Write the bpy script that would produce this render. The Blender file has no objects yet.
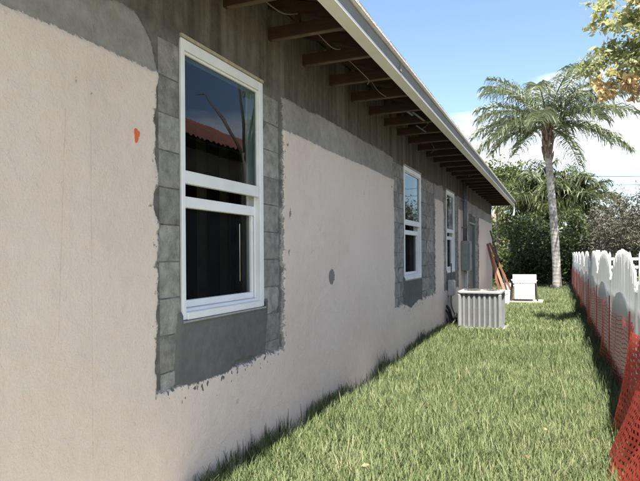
import bpy, math, random
import numpy as np
from mathutils import Vector, Matrix, Euler

random.seed(7); rng = np.random.default_rng(7)
R = math.radians
scene = bpy.context.scene
col = scene.collection

# ------------------------------------------------------------------ camera
CAMX, CAMH, YAW = 1.95, 1.43, 22.9
cam_d = bpy.data.cameras.new('camera'); cam = bpy.data.objects.new('camera', cam_d); col.objects.link(cam)
cam_d.sensor_width = 36; cam_d.lens = 31.5; cam_d.shift_y = 14.1/640
cam_d.clip_start = 0.05; cam_d.clip_end = 2000
cam.matrix_world = Matrix.Translation((CAMX, 0, CAMH)) @ Matrix.Rotation(R(YAW), 4, 'Z') @ Matrix.Rotation(R(90), 4, 'X') @ Matrix.Rotation(R(-0.4), 4, 'Z')
scene.camera = cam
CT, ST = math.cos(R(YAW)), math.sin(R(YAW))
def at(u, v, depth):                       # photo pixel + distance along the view axis -> world point
    r = (u-320)/560*depth; z = CAMH + (253-v)/560*depth
    return Vector((CAMX + r*CT - depth*ST, r*ST + depth*CT, z))

# ------------------------------------------------------------------ sky, sun, exposure
SUN_EL, SUN_AZ = 66.0, 156.0                # azimuth measured from +Y towards +X
world = bpy.data.worlds.new('World'); scene.world = world; world.use_nodes = True
nt = world.node_tree; nt.nodes.clear()
def N(t, kind, **kw):
    n = t.nodes.new(kind)
    for k, v in kw.items(): setattr(n, k, v)
    return n
sky = N(nt, 'ShaderNodeTexSky', sky_type='NISHITA', sun_disc=False)
sky.sun_elevation = R(SUN_EL); sky.sun_rotation = R(SUN_AZ); sky.altitude = 0
sky.air_density = 1.0; sky.dust_density = 0.7; sky.ozone_density = 1.4
bg = N(nt, 'ShaderNodeBackground'); bg.inputs['Strength'].default_value = 0.071
wout = N(nt, 'ShaderNodeOutputWorld')
tc = N(nt, 'ShaderNodeTexCoord')
sep = N(nt, 'ShaderNodeSeparateXYZ'); nt.links.new(tc.outputs['Generated'], sep.inputs[0])
mp = N(nt, 'ShaderNodeMapping'); mp.inputs['Scale'].default_value = (1.6, 1.6, 7.5); mp.inputs['Location'].default_value = (0.55, 0.1, 0.0)
nt.links.new(tc.outputs['Generated'], mp.inputs[0])
cn = N(nt, 'ShaderNodeTexNoise'); cn.inputs['Scale'].default_value = 1.5; cn.inputs['Detail'].default_value = 9; cn.inputs['Roughness'].default_value = 0.52
nt.links.new(mp.outputs[0], cn.inputs['Vector'])
def math_node(t, op, a, b=None, clamp=False):
    m = N(t, 'ShaderNodeMath', operation=op, use_clamp=clamp)
    for i, x in enumerate((a, b)):
        if x is None: continue
        if isinstance(x, (int, float)): m.inputs[i].default_value = x
        else: t.links.new(x, m.inputs[i])
    return m.outputs[0]
def ramp(t, fac, stops):
    r = N(t, 'ShaderNodeValToRGB'); e = r.color_ramp.elements
    while len(e) < len(stops): e.new(0.5)
    for el, (p, c) in zip(e, stops):
        el.position = p; el.color = (c, c, c, 1) if isinstance(c, (int, float)) else (*c, 1)
    t.links.new(fac, r.inputs[0]); return r.outputs[0]
band = ramp(nt, sep.outputs['Z'], [(0.0, 0.44), (0.10, 0.50), (0.15, 0.68), (0.20, 0.66), (0.26, 0.42), (0.45, 0.42), (1.0, 0.42)])
cs = math_node(nt, 'ADD', cn.outputs['Fac'], band)
cf = N(nt, 'ShaderNodeMapRange')
cf.inputs['From Min'].default_value = 1.00; cf.inputs['From Max'].default_value = 1.32
nt.links.new(cs, cf.inputs['Value'])
mixc = N(nt, 'ShaderNodeMix', data_type='RGBA')
mixc.inputs['B'].default_value = (10.4, 10.2, 10.0, 1)
nt.links.new(cf.outputs[0], mixc.inputs['Factor']); nt.links.new(sky.outputs[0], mixc.inputs['A'])
nt.links.new(mixc.outputs['Result'], bg.inputs['Color']); nt.links.new(bg.outputs[0], wout.inputs[0])

sun_d = bpy.data.lights.new('sun', 'SUN'); sun = bpy.data.objects.new('sun', sun_d); col.objects.link(sun)
sun_d.energy = 5.0; sun_d.angle = R(0.53); sun_d.color = (1.0, 0.95, 0.87)
sd = Vector((math.cos(R(SUN_EL))*math.sin(R(SUN_AZ)), math.cos(R(SUN_EL))*math.cos(R(SUN_AZ)), math.sin(R(SUN_EL))))
sun.rotation_euler = sd.to_track_quat('Z', 'Y').to_euler(); sun.location = (0, 0, 30)
vs = scene.view_settings
vs.view_transform = 'Standard'; vs.look = 'None'; vs.gamma = 1.0; vs.use_curve_mapping = False
vs.exposure = 2.0
scene.render.engine = 'CYCLES'

# ------------------------------------------------------------------ helpers
class MB:
    def __init__(s): s.v = []; s.f = []
    def quad(s, a, b, c, d):
        n = len(s.v); s.v += [tuple(a), tuple(b), tuple(c), tuple(d)]; s.f.append((n, n+1, n+2, n+3)); return s
    def box(s, x0, x1, y0, y1, z0, z1, M=None):
        n = len(s.v)
        P = [(x0,y0,z0),(x1,y0,z0),(x1,y1,z0),(x0,y1,z0),(x0,y0,z1),(x1,y0,z1),(x1,y1,z1),(x0,y1,z1)]
        if M is not None: P = [tuple(M @ Vector(p)) for p in P]
        s.v += P
        s.f += [tuple(n+i for i in q) for q in ((0,3,2,1),(4,5,6,7),(0,1,5,4),(1,2,6,5),(2,3,7,6),(3,0,4,7))]
        return s
    def bar(s, a, b, w, h, up=(0,0,1)):          # a beam of section w x h between two points
        a, b = Vector(a), Vector(b); d = (b-a); L = d.length; d.normalize()
        sx = d.cross(Vector(up)); 
        if sx.length < 1e-4: sx = Vector((1,0,0))
        sx.normalize(); sz = sx.cross(d)
        M = Matrix((sx, d, sz)).transposed().to_4x4(); M.translation = a
        return s.box(-w/2, w/2, 0, L, -h/2, h/2, M)
    def tube(s, pts, rad, n=8, cap=True):
        pts = [Vector(p) for p in pts]
        if not hasattr(rad, '__len__'): rad = [rad]*len(pts)
        base = len(s.v); prev = None
        for i, p in enumerate(pts):
            d = (pts[min(i+1, len(pts)-1)] - pts[max(i-1, 0)]).normalized()
            if prev is None:
                u = d.cross(Vector((0,0,1)))
                if u.length < 1e-3: u = Vector((1,0,0))
            else: u = prev - d*prev.dot(d)
            u.normalize(); prev = u; w = d.cross(u)
            for k in range(n):
                a = 2*math.pi*k/n
                s.v.append(tuple(p + (u*math.cos(a) + w*math.sin(a))*rad[i]))
        for i in range(len(pts)-1):
            for k in range(n):
                a = base+i*n+k; b = base+i*n+(k+1)%n
                s.f.append((a, b, b+n, a+n))
        if cap:
            s.f.append(tuple(base+k for k in reversed(range(n))))
            s.f.append(tuple(base+(len(pts)-1)*n+k for k in range(n)))
        return s
    def prism(s, poly, axis, a0, a1):            # extrude a 2D outline; axis 'x': poly=(y,z)  'y': poly=(x,z)  'z': poly=(x,y)
        n = len(poly); base = len(s.v)
        for a in (a0, a1):
            for p in poly:
                s.v.append({'x': (a, p[0], p[1]), 'y': (p[0], a, p[1]), 'z': (p[0], p[1], a)}[axis])
        s.f.append(tuple(base+i for i in range(n))); s.f.append(tuple(base+n+i for i in reversed(range(n))))
        for i in range(n):
            j = (i+1) % n; s.f.append((base+i, base+n+i, base+n+j, base+j))
        return s
    def mesh(s, name):
        me = bpy.data.meshes.new(name); me.from_pydata(s.v, [], s.f); me.update()
        import bmesh
        bm = bmesh.new(); bm.from_mesh(me); bmesh.ops.recalc_face_normals(bm, faces=bm.faces); bm.to_mesh(me); bm.free()
        return me
    def build(s, name, mat, parent=None, bevel=0, smooth=False):
        return link(name, s.mesh(name), mat, parent, bevel, smooth)
def link(name, me, mat, parent=None, bevel=0, smooth=False):
    if mat is not None and len(me.materials) == 0: me.materials.append(mat)
    if bevel:
        import bmesh
        bm = bmesh.new(); bm.from_mesh(me)
        bmesh.ops.bevel(bm, geom=[e for e in bm.edges], offset=bevel, segments=1, affect='EDGES', clamp_overlap=True)
        bm.to_mesh(me); bm.free()
    if smooth: me.polygons.foreach_set('use_smooth', [True]*len(me.polygons))
    o = bpy.data.objects.new(name, me); col.objects.link(o)
    if parent is not None: o.parent = parent
    return o
def empty(name, loc=(0,0,0), rz=0):
    o = bpy.data.objects.new(name, None); col.objects.link(o); o.location = loc; o.rotation_euler = (0,0,rz); o.empty_display_size = 0.2
    return o
def tag(o, label=None, cat=None, group=None, kind=None):
    if label: o['label'] = label
    if cat: o['category'] = cat
    if group: o['group'] = group
    if kind: o['kind'] = kind
    return o
def mesh_np(name, V, F, attrs=None):             # V (n,3), F (m,k) with the same k for all
    me = bpy.data.meshes.new(name); k = F.shape[1]
    me.vertices.add(len(V)); me.vertices.foreach_set('co', np.ascontiguousarray(V, np.float32).ravel())
    me.loops.add(F.size); me.loops.foreach_set('vertex_index', np.ascontiguousarray(F, np.int32).ravel())
    me.polygons.add(len(F)); me.polygons.foreach_set('loop_start', np.arange(0, F.size, k, dtype=np.int32))
    try: me.polygons.foreach_set('loop_total', np.full(len(F), k, np.int32))
    except Exception: pass
    for n, (dom, a) in (attrs or {}).items():
        at_ = me.attributes.new(n, 'FLOAT', dom); at_.data.foreach_set('value', np.ascontiguousarray(a, np.float32).ravel())
    me.update(calc_edges=True); me.validate()
    return me
def vnoise(x, y, seed=0):                        # smooth value noise, -1..1
    r = np.random.default_rng(seed); T = r.uniform(-1, 1, (256, 256))
    xi = np.floor(x).astype(int); yi = np.floor(y).astype(int); fx = x-xi; fy = y-yi
    fx = fx*fx*(3-2*fx); fy = fy*fy*(3-2*fy)
    g = lambda a, b: T[a % 256, b % 256]
    return (g(xi,yi)*(1-fx)+g(xi+1,yi)*fx)*(1-fy) + (g(xi,yi+1)*(1-fx)+g(xi+1,yi+1)*fx)*fy
def fbm(x, y, f, octs=4, seed=0):
    s = 0; a = 1; t = 0
    for o in range(octs):
        s = s + a*vnoise(x*f+13.7*o, y*f+7.1*o, seed+o); t += a; a *= 0.55; f *= 2.03
    return s/t

# ------------------------------------------------------------------ materials
def new_mat(name):
    m = bpy.data.materials.new(name); m.use_nodes = True; t = m.node_tree
    b = t.nodes['Principled BSDF']; return m, t, b
def pmat(name, c1, c2=None, rough=0.8, scale=6, bump=0.0, bscale=60, metal=0.0, spec=0.3, detail=6, coord='Object', stretch=(1,1,1), vary=0.16):
    m, t, b = new_mat(name)
    c2 = c2 or tuple(x*0.75 for x in c1)
    tcn = N(t, 'ShaderNodeTexCoord'); mpn = N(t, 'ShaderNodeMapping'); mpn.inputs['Scale'].default_value = stretch
    if coord == 'World': t.links.new(N(t, 'ShaderNodeNewGeometry').outputs['Position'], mpn.inputs[0])
    else: t.links.new(tcn.outputs[coord], mpn.inputs[0])
    n = N(t, 'ShaderNodeTexNoise'); n.inputs['Scale'].default_value = scale; n.inputs['Detail'].default_value = detail; n.inputs['Roughness'].default_value = 0.65
    t.links.new(mpn.outputs[0], n.inputs['Vector'])
    r = ramp(t, n.outputs['Fac'], [(0.3, c2), (0.68, c1)])
    oi = N(t, 'ShaderNodeObjectInfo')
    hv = N(t, 'ShaderNodeHueSaturation'); t.links.new(r, hv.inputs['Color'])
    t.links.new(math_node(t, 'ADD', math_node(t, 'MULTIPLY', oi.outputs['Random'], vary), 1-vary/2), hv.inputs['Value'])
    t.links.new(hv.outputs[0], b.inputs['Base Color'])
    b.inputs['Roughness'].default_value = rough; b.inputs['Metallic'].default_value = metal; b.inputs['Specular IOR Level'].default_value = spec
    if bump:
        n2 = N(t, 'ShaderNodeTexNoise'); n2.inputs['Scale'].default_value = bscale; n2.inputs['Detail'].default_value = 5
        t.links.new(mpn.outputs[0], n2.inputs['Vector'])
        bn = N(t, 'ShaderNodeBump'); bn.inputs['Strength'].default_value = bump; bn.inputs['Distance'].default_value = 0.01
        t.links.new(n2.outputs['Fac'], bn.inputs['Height']); t.links.new(bn.outputs[0], b.inputs['Normal'])
    return m
def leaf_mat(name, stops, trans=0.35, rough=0.55, spec=0.3):
    m, t, b = new_mat(name)
    a = N(t, 'ShaderNodeAttribute', attribute_name='rnd')
    c = ramp(t, a.outputs['Fac'], stops)
    t.links.new(c, b.inputs['Base Color']); b.inputs['Roughness'].default_value = rough; b.inputs['Specular IOR Level'].default_value = spec
    tr = N(t, 'ShaderNodeBsdfTranslucent'); t.links.new(c, tr.inputs['Color'])
    mx = N(t, 'ShaderNodeMixShader'); mx.inputs[0].default_value = trans
    t.links.new(b.outputs[0], mx.inputs[1]); t.links.new(tr.outputs[0], mx.inputs[2])
    t.links.new(mx.outputs[0], t.nodes['Material Output'].inputs['Surface'])
    return m
def trans_mat(name, c, trans, rough=0.5):
    m = pmat(name, c, tuple(x*0.88 for x in c), rough=rough, scale=5); t = m.node_tree; b = t.nodes['Principled BSDF']
    tr = N(t, 'ShaderNodeBsdfTranslucent'); tr.inputs['Color'].default_value = (*c, 1)
    mx = N(t, 'ShaderNodeMixShader'); mx.inputs[0].default_value = trans
    t.links.new(b.outputs[0], mx.inputs[1]); t.links.new(tr.outputs[0], mx.inputs[2])
    t.links.new(mx.outputs[0], t.nodes['Material Output'].inputs['Surface'])
    return m

M = {}
M['block'] = pmat('block', (0.36,0.34,0.31), (0.155,0.146,0.132), 0.95, 13, 0.9, 70, coord='World', vary=0.42)
M['concrete'] = pmat('concrete', (0.27,0.25,0.23), (0.15,0.14,0.13), 0.95, 4, 0.3, 50)
M['vinyl'] = pmat('window_vinyl', (0.80,0.80,0.79), (0.70,0.70,0.70), 0.38, 5, 0.0)
M['caulk'] = pmat('buck_strip', (0.50,0.43,0.34), (0.33,0.28,0.22), 0.8, 20)
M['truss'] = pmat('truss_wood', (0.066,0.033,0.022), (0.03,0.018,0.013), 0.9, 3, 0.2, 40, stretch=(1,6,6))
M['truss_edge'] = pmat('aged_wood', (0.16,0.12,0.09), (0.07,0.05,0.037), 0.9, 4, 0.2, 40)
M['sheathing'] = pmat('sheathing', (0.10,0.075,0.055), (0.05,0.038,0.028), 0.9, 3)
M['trim_white'] = pmat('trim_white', (0.82,0.79,0.80), (0.72,0.69,0.70), 0.6, 3, 0.1, 20)
M['fascia_grey'] = pmat('fascia_grey', (0.215,0.21,0.205), (0.16,0.155,0.15), 0.6, 3, 0.1, 20)
M['drip'] = pmat('drip_edge', (0.52,0.47,0.40), (0.36,0.32,0.27), 0.55, 4)
M['shingle'] = pmat('shingle', (0.56,0.53,0.48), (0.42,0.39,0.35), 0.95, 12, 0.5, 80)
M['interior'] = pmat('interior', (0.10,0.095,0.09), (0.06,0.057,0.054), 0.9, 2)
M['stud'] = pmat('stud', (0.48,0.38,0.27), (0.32,0.25,0.17), 0.85, 4)
M['wire'] = pmat('cable', (0.17,0.155,0.135), (0.10,0.09,0.08), 0.6, 9)
M['black'] = pmat('black_rubber', (0.025,0.025,0.027), (0.014,0.014,0.015), 0.6, 9)
M['panel_grey'] = pmat('panel_grey', (0.23,0.25,0.24), (0.17,0.185,0.18), 0.5, 5, metal=0.2)
M['conduit'] = pmat('conduit', (0.17,0.17,0.168), (0.11,0.11,0.11), 0.45, 7, metal=0.4)
M['ac_body'] = pmat('ac_paint', (0.205,0.21,0.208), (0.165,0.17,0.168), 0.5, 4)
M['ac_lid'] = pmat('ac_lid', (0.28,0.285,0.28), (0.22,0.225,0.22), 0.45, 4)
M['ac_coil'] = pmat('ac_coil', (0.12,0.12,0.12), (0.08,0.08,0.08), 0.6, 30)
M['white_pl'] = pmat('white_plastic', (0.84,0.84,0.82), (0.76,0.76,0.74), 0.45, 4)
M['pink_slab'] = pmat('pink_slab', (0.42,0.33,0.28), (0.30,0.24,0.20), 0.9, 6, 0.3)
M['plank'] = pmat('plank', (0.23,0.10,0.062), (0.12,0.05,0.032), 0.7, 5, 0.1, stretch=(4,4,1))
M['plank2'] = pmat('plank_light', (0.42,0.24,0.16), (0.28,0.15,0.10), 0.7, 5, 0.1, stretch=(4,4,1))
M['dark_metal'] = pmat('dark_metal', (0.09,0.085,0.08), (0.05,0.048,0.045), 0.5, 6, metal=0.3)
M['fence'] = trans_mat('white_picket', (0.84,0.84,0.83), 0.46, 0.5)
M['fence_infill'] = trans_mat('fence_infill', (0.84,0.84,0.83), 0.36, 0.6)
M['stake'] = pmat('stake', (0.50,0.14,0.10), (0.30,0.09,0.06), 0.8, 8)
M['net'] = trans_mat('orange_net', (0.70,0.115,0.085), 0.5, 0.5)
M['bark'] = pmat('bark', (0.20,0.165,0.13), (0.10,0.08,0.062), 0.95, 6, 0.6, 25)
M['pink_wall'] = pmat('salmon_wall', (0.62,0.34,0.25), (0.52,0.28,0.20), 0.9, 3)
M['cream'] = pmat('cream_wall', (0.30,0.26,0.21), (0.24,0.20,0.16), 0.9, 3)
M['tile'] = pmat('clay_tile', (0.23,0.085,0.06), (0.11,0.042,0.03), 0.85, 5, 0.2)
M['win_dark'] = pmat('dark_pane', (0.03,0.035,0.04), (0.02,0.024,0.03), 0.1, 3, spec=0.6)
M['orange'] = pmat('spray_orange', (0.72,0.16,0.06), (0.60,0.13,0.05), 0.7, 20)

# palm trunk: rings
m, t, b = new_mat('palm_trunk'); M['palm_trunk'] = m
g = N(t, 'ShaderNodeTexCoord'); sx = N(t, 'ShaderNodeSeparateXYZ'); t.links.new(g.outputs['Object'], sx.inputs[0])
nz = N(t, 'ShaderNodeTexNoise'); nz.inputs['Scale'].default_value = 5; nz.inputs['Detail'].default_value = 6; t.links.new(g.outputs['Object'], nz.inputs['Vector'])
ph = math_node(t, 'ADD', math_node(t, 'MULTIPLY', sx.outputs['Z'], 42.0), math_node(t, 'MULTIPLY', nz.outputs['Fac'], 11.0))
rg = math_node(t, 'ADD', math_node(t, 'MULTIPLY', math_node(t, 'SINE', ph), 0.09), nz.outputs['Fac'])
t.links.new(ramp(t, rg, [(0.25, (0.17,0.15,0.135)), (0.75, (0.40,0.37,0.345))]), b.inputs['Base Color']); b.inputs['Roughness'].default_value = 0.9
bn = N(t, 'ShaderNodeBump'); bn.inputs['Strength'].default_value = 0.6; bn.inputs['Distance'].default_value = 0.03; t.links.new(rg, bn.inputs['Height']); t.links.new(bn.outputs[0], b.inputs['Normal'])

# ground
m, t, b = new_mat('ground_soil'); M['ground'] = m
g = N(t, 'ShaderNodeTexCoord')
n1 = N(t, 'ShaderNodeTexNoise'); n1.inputs['Scale'].default_value = 1.2; n1.inputs['Detail'].default_value = 8; t.links.new(g.outputs['Object'], n1.inputs['Vector'])
n2 = N(t, 'ShaderNodeTexNoise'); n2.inputs['Scale'].default_value = 40; n2.inputs['Detail'].default_value = 6; t.links.new(g.outputs['Object'], n2.inputs['Vector'])
mx = math_node(t, 'ADD', math_node(t, 'MULTIPLY', n1.outputs['Fac'], 0.6), math_node(t, 'MULTIPLY', n2.outputs['Fac'], 0.4))
soil = ramp(t, mx, [(0.3, (0.075,0.078,0.036)), (0.5, (0.13,0.13,0.065)), (0.72, (0.21,0.185,0.115))])
sxg = N(t, 'ShaderNodeSeparateXYZ'); t.links.new(g.outputs['Object'], sxg.inputs[0])
near = N(t, 'ShaderNodeMapRange'); near.inputs['From Min'].default_value = 0.75; near.inputs['From Max'].default_value = 0.45
t.links.new(math_node(t, 'ADD', math_node(t, 'ABSOLUTE', sxg.outputs['X']), math_node(t, 'MULTIPLY', n1.outputs['Fac'], 0.5)), near.inputs['Value'])
mg = N(t, 'ShaderNodeMix', data_type='RGBA'); mg.inputs['B'].default_value = (0.42,0.37,0.29,1); t.links.new(near.outputs[0], mg.inputs['Factor']); t.links.new(soil, mg.inputs['A'])
t.links.new(mg.outputs['Result'], b.inputs['Base Color']); b.inputs['Roughness'].default_value = 0.95
bn = N(t, 'ShaderNodeBump'); bn.inputs['Strength'].default_value = 0.6; bn.inputs['Distance'].default_value = 0.03; t.links.new(n2.outputs['Fac'], bn.inputs['Height']); t.links.new(bn.outputs[0], b.inputs['Normal'])

# glass: clear tinted pane with Fresnel reflection
m, t, b = new_mat('window_glass'); M['glass'] = m; t.nodes.remove(b)
fr = N(t, 'ShaderNodeFresnel'); fr.inputs[0].default_value = 1.5
ge = N(t, 'ShaderNodeNewGeometry')
fac = math_node(t, 'MULTIPLY', fr.outputs[0], math_node(t, 'SUBTRACT', 1.0, ge.outputs['Backfacing']))
tp = N(t, 'ShaderNodeBsdfTransparent'); tp.inputs[0].default_value = (0.62,0.68,0.68,1)
gl = N(t, 'ShaderNodeBsdfGlossy'); gl.inputs['Roughness'].default_value = 0.012; gl.inputs['Color'].default_value = (0.66,0.72,0.78,1)
gpn = N(t, 'ShaderNodeTexNoise'); gpn.inputs['Scale'].default_value = 3.0; gpn.inputs['Detail'].default_value = 1
t.links.new(ge.outputs['Position'], gpn.inputs['Vector'])
gb = N(t, 'ShaderNodeBump'); gb.inputs['Strength'].default_value = 0.035; gb.inputs['Distance'].default_value = 0.02; t.links.new(gpn.outputs['Fac'], gb.inputs['Height']); t.links.new(gb.outputs[0], gl.inputs['Normal'])
mxs = N(t, 'ShaderNodeMixShader'); t.links.new(fac, mxs.inputs[0]); t.links.new(tp.outputs[0], mxs.inputs[1]); t.links.new(gl.outputs[0], mxs.inputs[2])
t.links.new(mxs.outputs[0], t.nodes['Material Output'].inputs['Surface'])
# insect screen
m, t, b = new_mat('insect_screen'); M['screen'] = m
b.inputs['Base Color'].default_value = (0.012,0.013,0.014,1); b.inputs['Roughness'].default_value = 0.9; b.inputs['Specular IOR Level'].default_value = 0.05
tp = N(t, 'ShaderNodeBsdfTransparent'); mxs = N(t, 'ShaderNodeMixShader'); mxs.inputs[0].default_value = 0.30
t.links.new(tp.outputs[0], mxs.inputs[1]); t.links.new(b.outputs[0], mxs.inputs[2]); t.links.new(mxs.outputs[0], t.nodes['Material Output'].inputs['Surface'])

# wall: layered render, layers chosen by where each coat stops
m, t, b = new_mat('layered_wall'); M['wall'] = m
g = N(t, 'ShaderNodeNewGeometry'); P = g.outputs['Position']
sp = N(t, 'ShaderNodeSeparateXYZ'); t.links.new(P, sp.inputs[0])
def noi(scale, detail=6, rough=0.6, stretch=None, loc=None):
    n = N(t, 'ShaderNodeTexNoise'); n.inputs['Scale'].default_value = scale; n.inputs['Detail'].default_value = detail; n.inputs['Roughness'].default_value = rough
    if stretch:
        q = N(t, 'ShaderNodeMapping'); q.inputs['Scale'].default_value = stretch
        if loc: q.inputs['Location'].default_value = loc
        t.links.new(P, q.inputs[0]); t.links.new(q.outputs[0], n.inputs['Vector'])
    else: t.links.new(P, n.inputs['Vector'])
    return n.outputs['Fac']
def step(x, lo, hi):
    r = N(t, 'ShaderNodeMapRange'); r.inputs['From Min'].default_value = lo; r.inputs['From Max'].default_value = hi; t.links.new(x, r.inputs['Value']); return r.outputs[0]
def mixcol(f, a, bb):
    x = N(t, 'ShaderNodeMix', data_type='RGBA')
    t.links.new(f, x.inputs['Factor'])
    for s_, v_ in (('A', a), ('B', bb)):
        if isinstance(v_, tuple): x.inputs[s_].default_value = (*v_, 1)
        else: t.links.new(v_, x.inputs[s_])
    return x.outputs['Result']
A = {k: N(t, 'ShaderNodeAttribute', attribute_name=k).outputs['Fac'] for k in ('stucco', 'coat', 'sill', 'dab')}
fine = noi(70, 4, 0.7); mid = noi(14, 6, 0.65); big = noi(1.3, 7, 0.6); streak = noi(1.0, 6, 0.6, (1, 9, 0.5)); streak2 = noi(1.0, 5, 0.6, (1, 26, 0.8))
edge = math_node(t, 'MULTIPLY', math_node(t, 'SUBTRACT', fine, 0.5), 0.05)
edge2 = math_node(t, 'MULTIPLY', math_node(t, 'SUBTRACT', mid, 0.5), 0.05)
jag = math_node(t, 'ADD', edge, edge2)
# rough concrete beam and mortar: grey brown with vertical runs
beam = ramp(t, math_node(t, 'ADD', math_node(t, 'MULTIPLY', streak, 0.75), math_node(t, 'MULTIPLY', mid, 0.3)), [(0.34, (0.062,0.052,0.045)), (0.52, (0.118,0.101,0.089)), (0.72, (0.20,0.178,0.16))])
mort = ramp(t, mid, [(0.3, (0.10,0.095,0.087)), (0.7, (0.20,0.19,0.172))])
base = mixcol(step(math_node(t, 'ADD', sp.outputs['Z'], edge2), 2.63, 2.69), mort, beam)
# grey scratch coat band
coat_c = ramp(t, math_node(t, 'ADD', math_node(t, 'MULTIPLY', big, 0.6), math_node(t, 'MULTIPLY', mid, 0.4)), [(0.34, (0.215,0.195,0.178)), (0.52, (0.315,0.29,0.265)), (0.68, (0.42,0.39,0.36))])
base = mixcol(step(math_node(t, 'ADD', A['coat'], jag), -0.004, 0.004), base, coat_c)
# fresh darker sill patch with splatter
sill_c = ramp(t, math_node(t, 'ADD', math_node(t, 'MULTIPLY', big, 0.5), math_node(t, 'MULTIPLY', mid, 0.5)), [(0.3, (0.095,0.094,0.09)), (0.7, (0.17,0.168,0.16))])
# stucco, blush beige
tone = math_node(t, 'ADD', math_node(t, 'MULTIPLY', big, 0.7), math_node(t, 'MULTIPLY', mid, 0.3))
st_c = ramp(t, tone, [(0.3, (0.66,0.54,0.465)), (0.5, (0.72,0.60,0.52)), (0.7, (0.75,0.64,0.56))])
st_c = mixcol(math_node(t, 'MULTIPLY', step(streak2, 0.58, 0.80), 0.10), st_c, (0.44,0.37,0.32))
grit = math_node(t, 'MULTIPLY', step(noi(85, 3, 0.7), 0.55, 0.72), step(noi(4.5, 5, 0.65), 0.42, 0.66)); st_c = mixcol(math_node(t, 'MULTIPLY', grit, 0.38), st_c, (0.47,0.33,0.26))
spk = step(noi(38, 3, 0.6), 0.70, 0.74); st_c = mixcol(math_node(t, 'MULTIPLY', spk, 0.35), st_c, (0.36,0.30,0.26))
splash = math_node(t, 'MULTIPLY', math_node(t, 'SUBTRACT', 1.0, step(math_node(t, 'ADD', sp.outputs['Z'], math_node(t, 'MULTIPLY', mid, 0.35)), 0.10, 0.55)), 0.45)
st_c = mixcol(splash, st_c, (0.40,0.36,0.315))
# chalk lines
def chalk(y0, slope, z0, z1, w=0.0022, k=0.38):
    global st_c
    yy = math_node(t, 'SUBTRACT', sp.outputs['Y'], math_node(t, 'MULTIPLY', sp.outputs['Z'], slope))
    d = math_node(t, 'ABSOLUTE', math_node(t, 'SUBTRACT', math_node(t, 'ADD', yy, math_node(t, 'MULTIPLY', edge2, 0.06)), y0))
    f = math_node(t, 'SUBTRACT', 1.0, step(d, w*0.6, w*1.4))
    f = math_node(t, 'MULTIPLY', f, math_node(t, 'MULTIPLY', step(sp.outputs['Z'], z0, z0+0.05), math_node(t, 'SUBTRACT', 1.0, step(sp.outputs['Z'], z1-0.05, z1))))
    f = math_node(t, 'MULTIPLY', f, math_node(t, 'MULTIPLY', step(noi(9, 3), 0.36, 0.6), k))
    st_c = mixcol(f, st_c, (0.46,0.22,0.18))
vor = N(t, 'ShaderNodeTexVoronoi', feature='DISTANCE_TO_EDGE'); vor.inputs['Scale'].default_value = 1.1
wob = N(t, 'ShaderNodeVectorMath', operation='ADD'); nv = N(t, 'ShaderNodeTexNoise'); nv.inputs['Scale'].default_value = 3.5; nv.inputs['Detail'].default_value = 6
t.links.new(P, nv.inputs['Vector']); t.links.new(P, wob.inputs[0]); wsc = N(t, 'ShaderNodeVectorMath', operation='SCALE'); wsc.inputs['Scale'].default_value = 0.5
t.links.new(nv.outputs['Color'], wsc.inputs[0]); t.links.new(wsc.outputs[0], wob.inputs[1]); t.links.new(wob.outputs[0], vor.inputs['Vector'])
crack = math_node(t, 'MULTIPLY', math_node(t, 'SUBTRACT', 1.0, step(vor.outputs['Distance'], 0.0008, 0.0030)), math_node(t, 'MULTIPLY', step(noi(1.7, 3), 0.52, 0.60), 0.40))
st_c = mixcol(crack, st_c, (0.36,0.28,0.24))
patch = math_node(t, 'MULTIPLY', step(noi(2.6, 5, 0.55, None), 0.58, 0.63), 0.16)
st_c = mixcol(patch, st_c, (0.70,0.50,0.40))
chalk(1.945, 0.0, 0.48, 2.05); chalk(1.71, 0.045, 1.05, 2.1); chalk(3.02+1.6, 0.01, 0.5, 2.2, 0.0018, 0.35)
base = mixcol(step(math_node(t, 'ADD', A['stucco'], jag), -0.004, 0.004), base, st_c)
smear = math_node(t, 'SUBTRACT', math_node(t, 'MULTIPLY', math_node(t, 'SUBTRACT', noi(22, 5, 0.7), 0.50), 0.30), A['stucco'])
smear = math_node(t, 'MULTIPLY', step(smear, -0.004, 0.010), math_node(t, 'SUBTRACT', 1.0, step(sp.outputs['Z'], 2.30, 2.40)))
base = mixcol(math_node(t, 'MULTIPLY', smear, math_node(t, 'MULTIPLY', step(A['stucco'], -0.01, 0.0), 0.8)), base, (0.17,0.158,0.145))
spl = math_node(t, 'MULTIPLY', math_node(t, 'SUBTRACT', noi(34, 1, 0.4, (1, 1.0, 0.7)), 0.60), 0.9)
sill_f = step(math_node(t, 'ADD', A['sill'], math_node(t, 'MAXIMUM', edge, spl)), -0.003, 0.003)
base = mixcol(sill_f, base, sill_c)
dab_f = step(math_node(t, 'ADD', A['dab'], jag), -0.004, 0.004)
base = mixcol(dab_f, base, (0.23,0.215,0.20))
t.links.new(base, b.inputs['Base Color']); b.inputs['Roughness'].default_value = 0.93; b.inputs['Specular IOR Level'].default_value = 0.15
knock = step(noi(9, 4, 0.5), 0.47, 0.60)
hgt = math_node(t, 'ADD', math_node(t, 'MULTIPLY', fine, 0.75), math_node(t, 'ADD', math_node(t, 'MULTIPLY', mid, 0.7), math_node(t, 'ADD', math_node(t, 'MULTIPLY', noi(5, 5), 0.7), math_node(t, 'MULTIPLY', knock, 0.28))))
bn = N(t, 'ShaderNodeBump'); bn.inputs['Strength'].default_value = 0.60; bn.inputs['Distance'].default_value = 0.012; t.links.new(hgt, bn.inputs['Height']); t.links.new(bn.outputs[0], b.inputs['Normal'])

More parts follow.
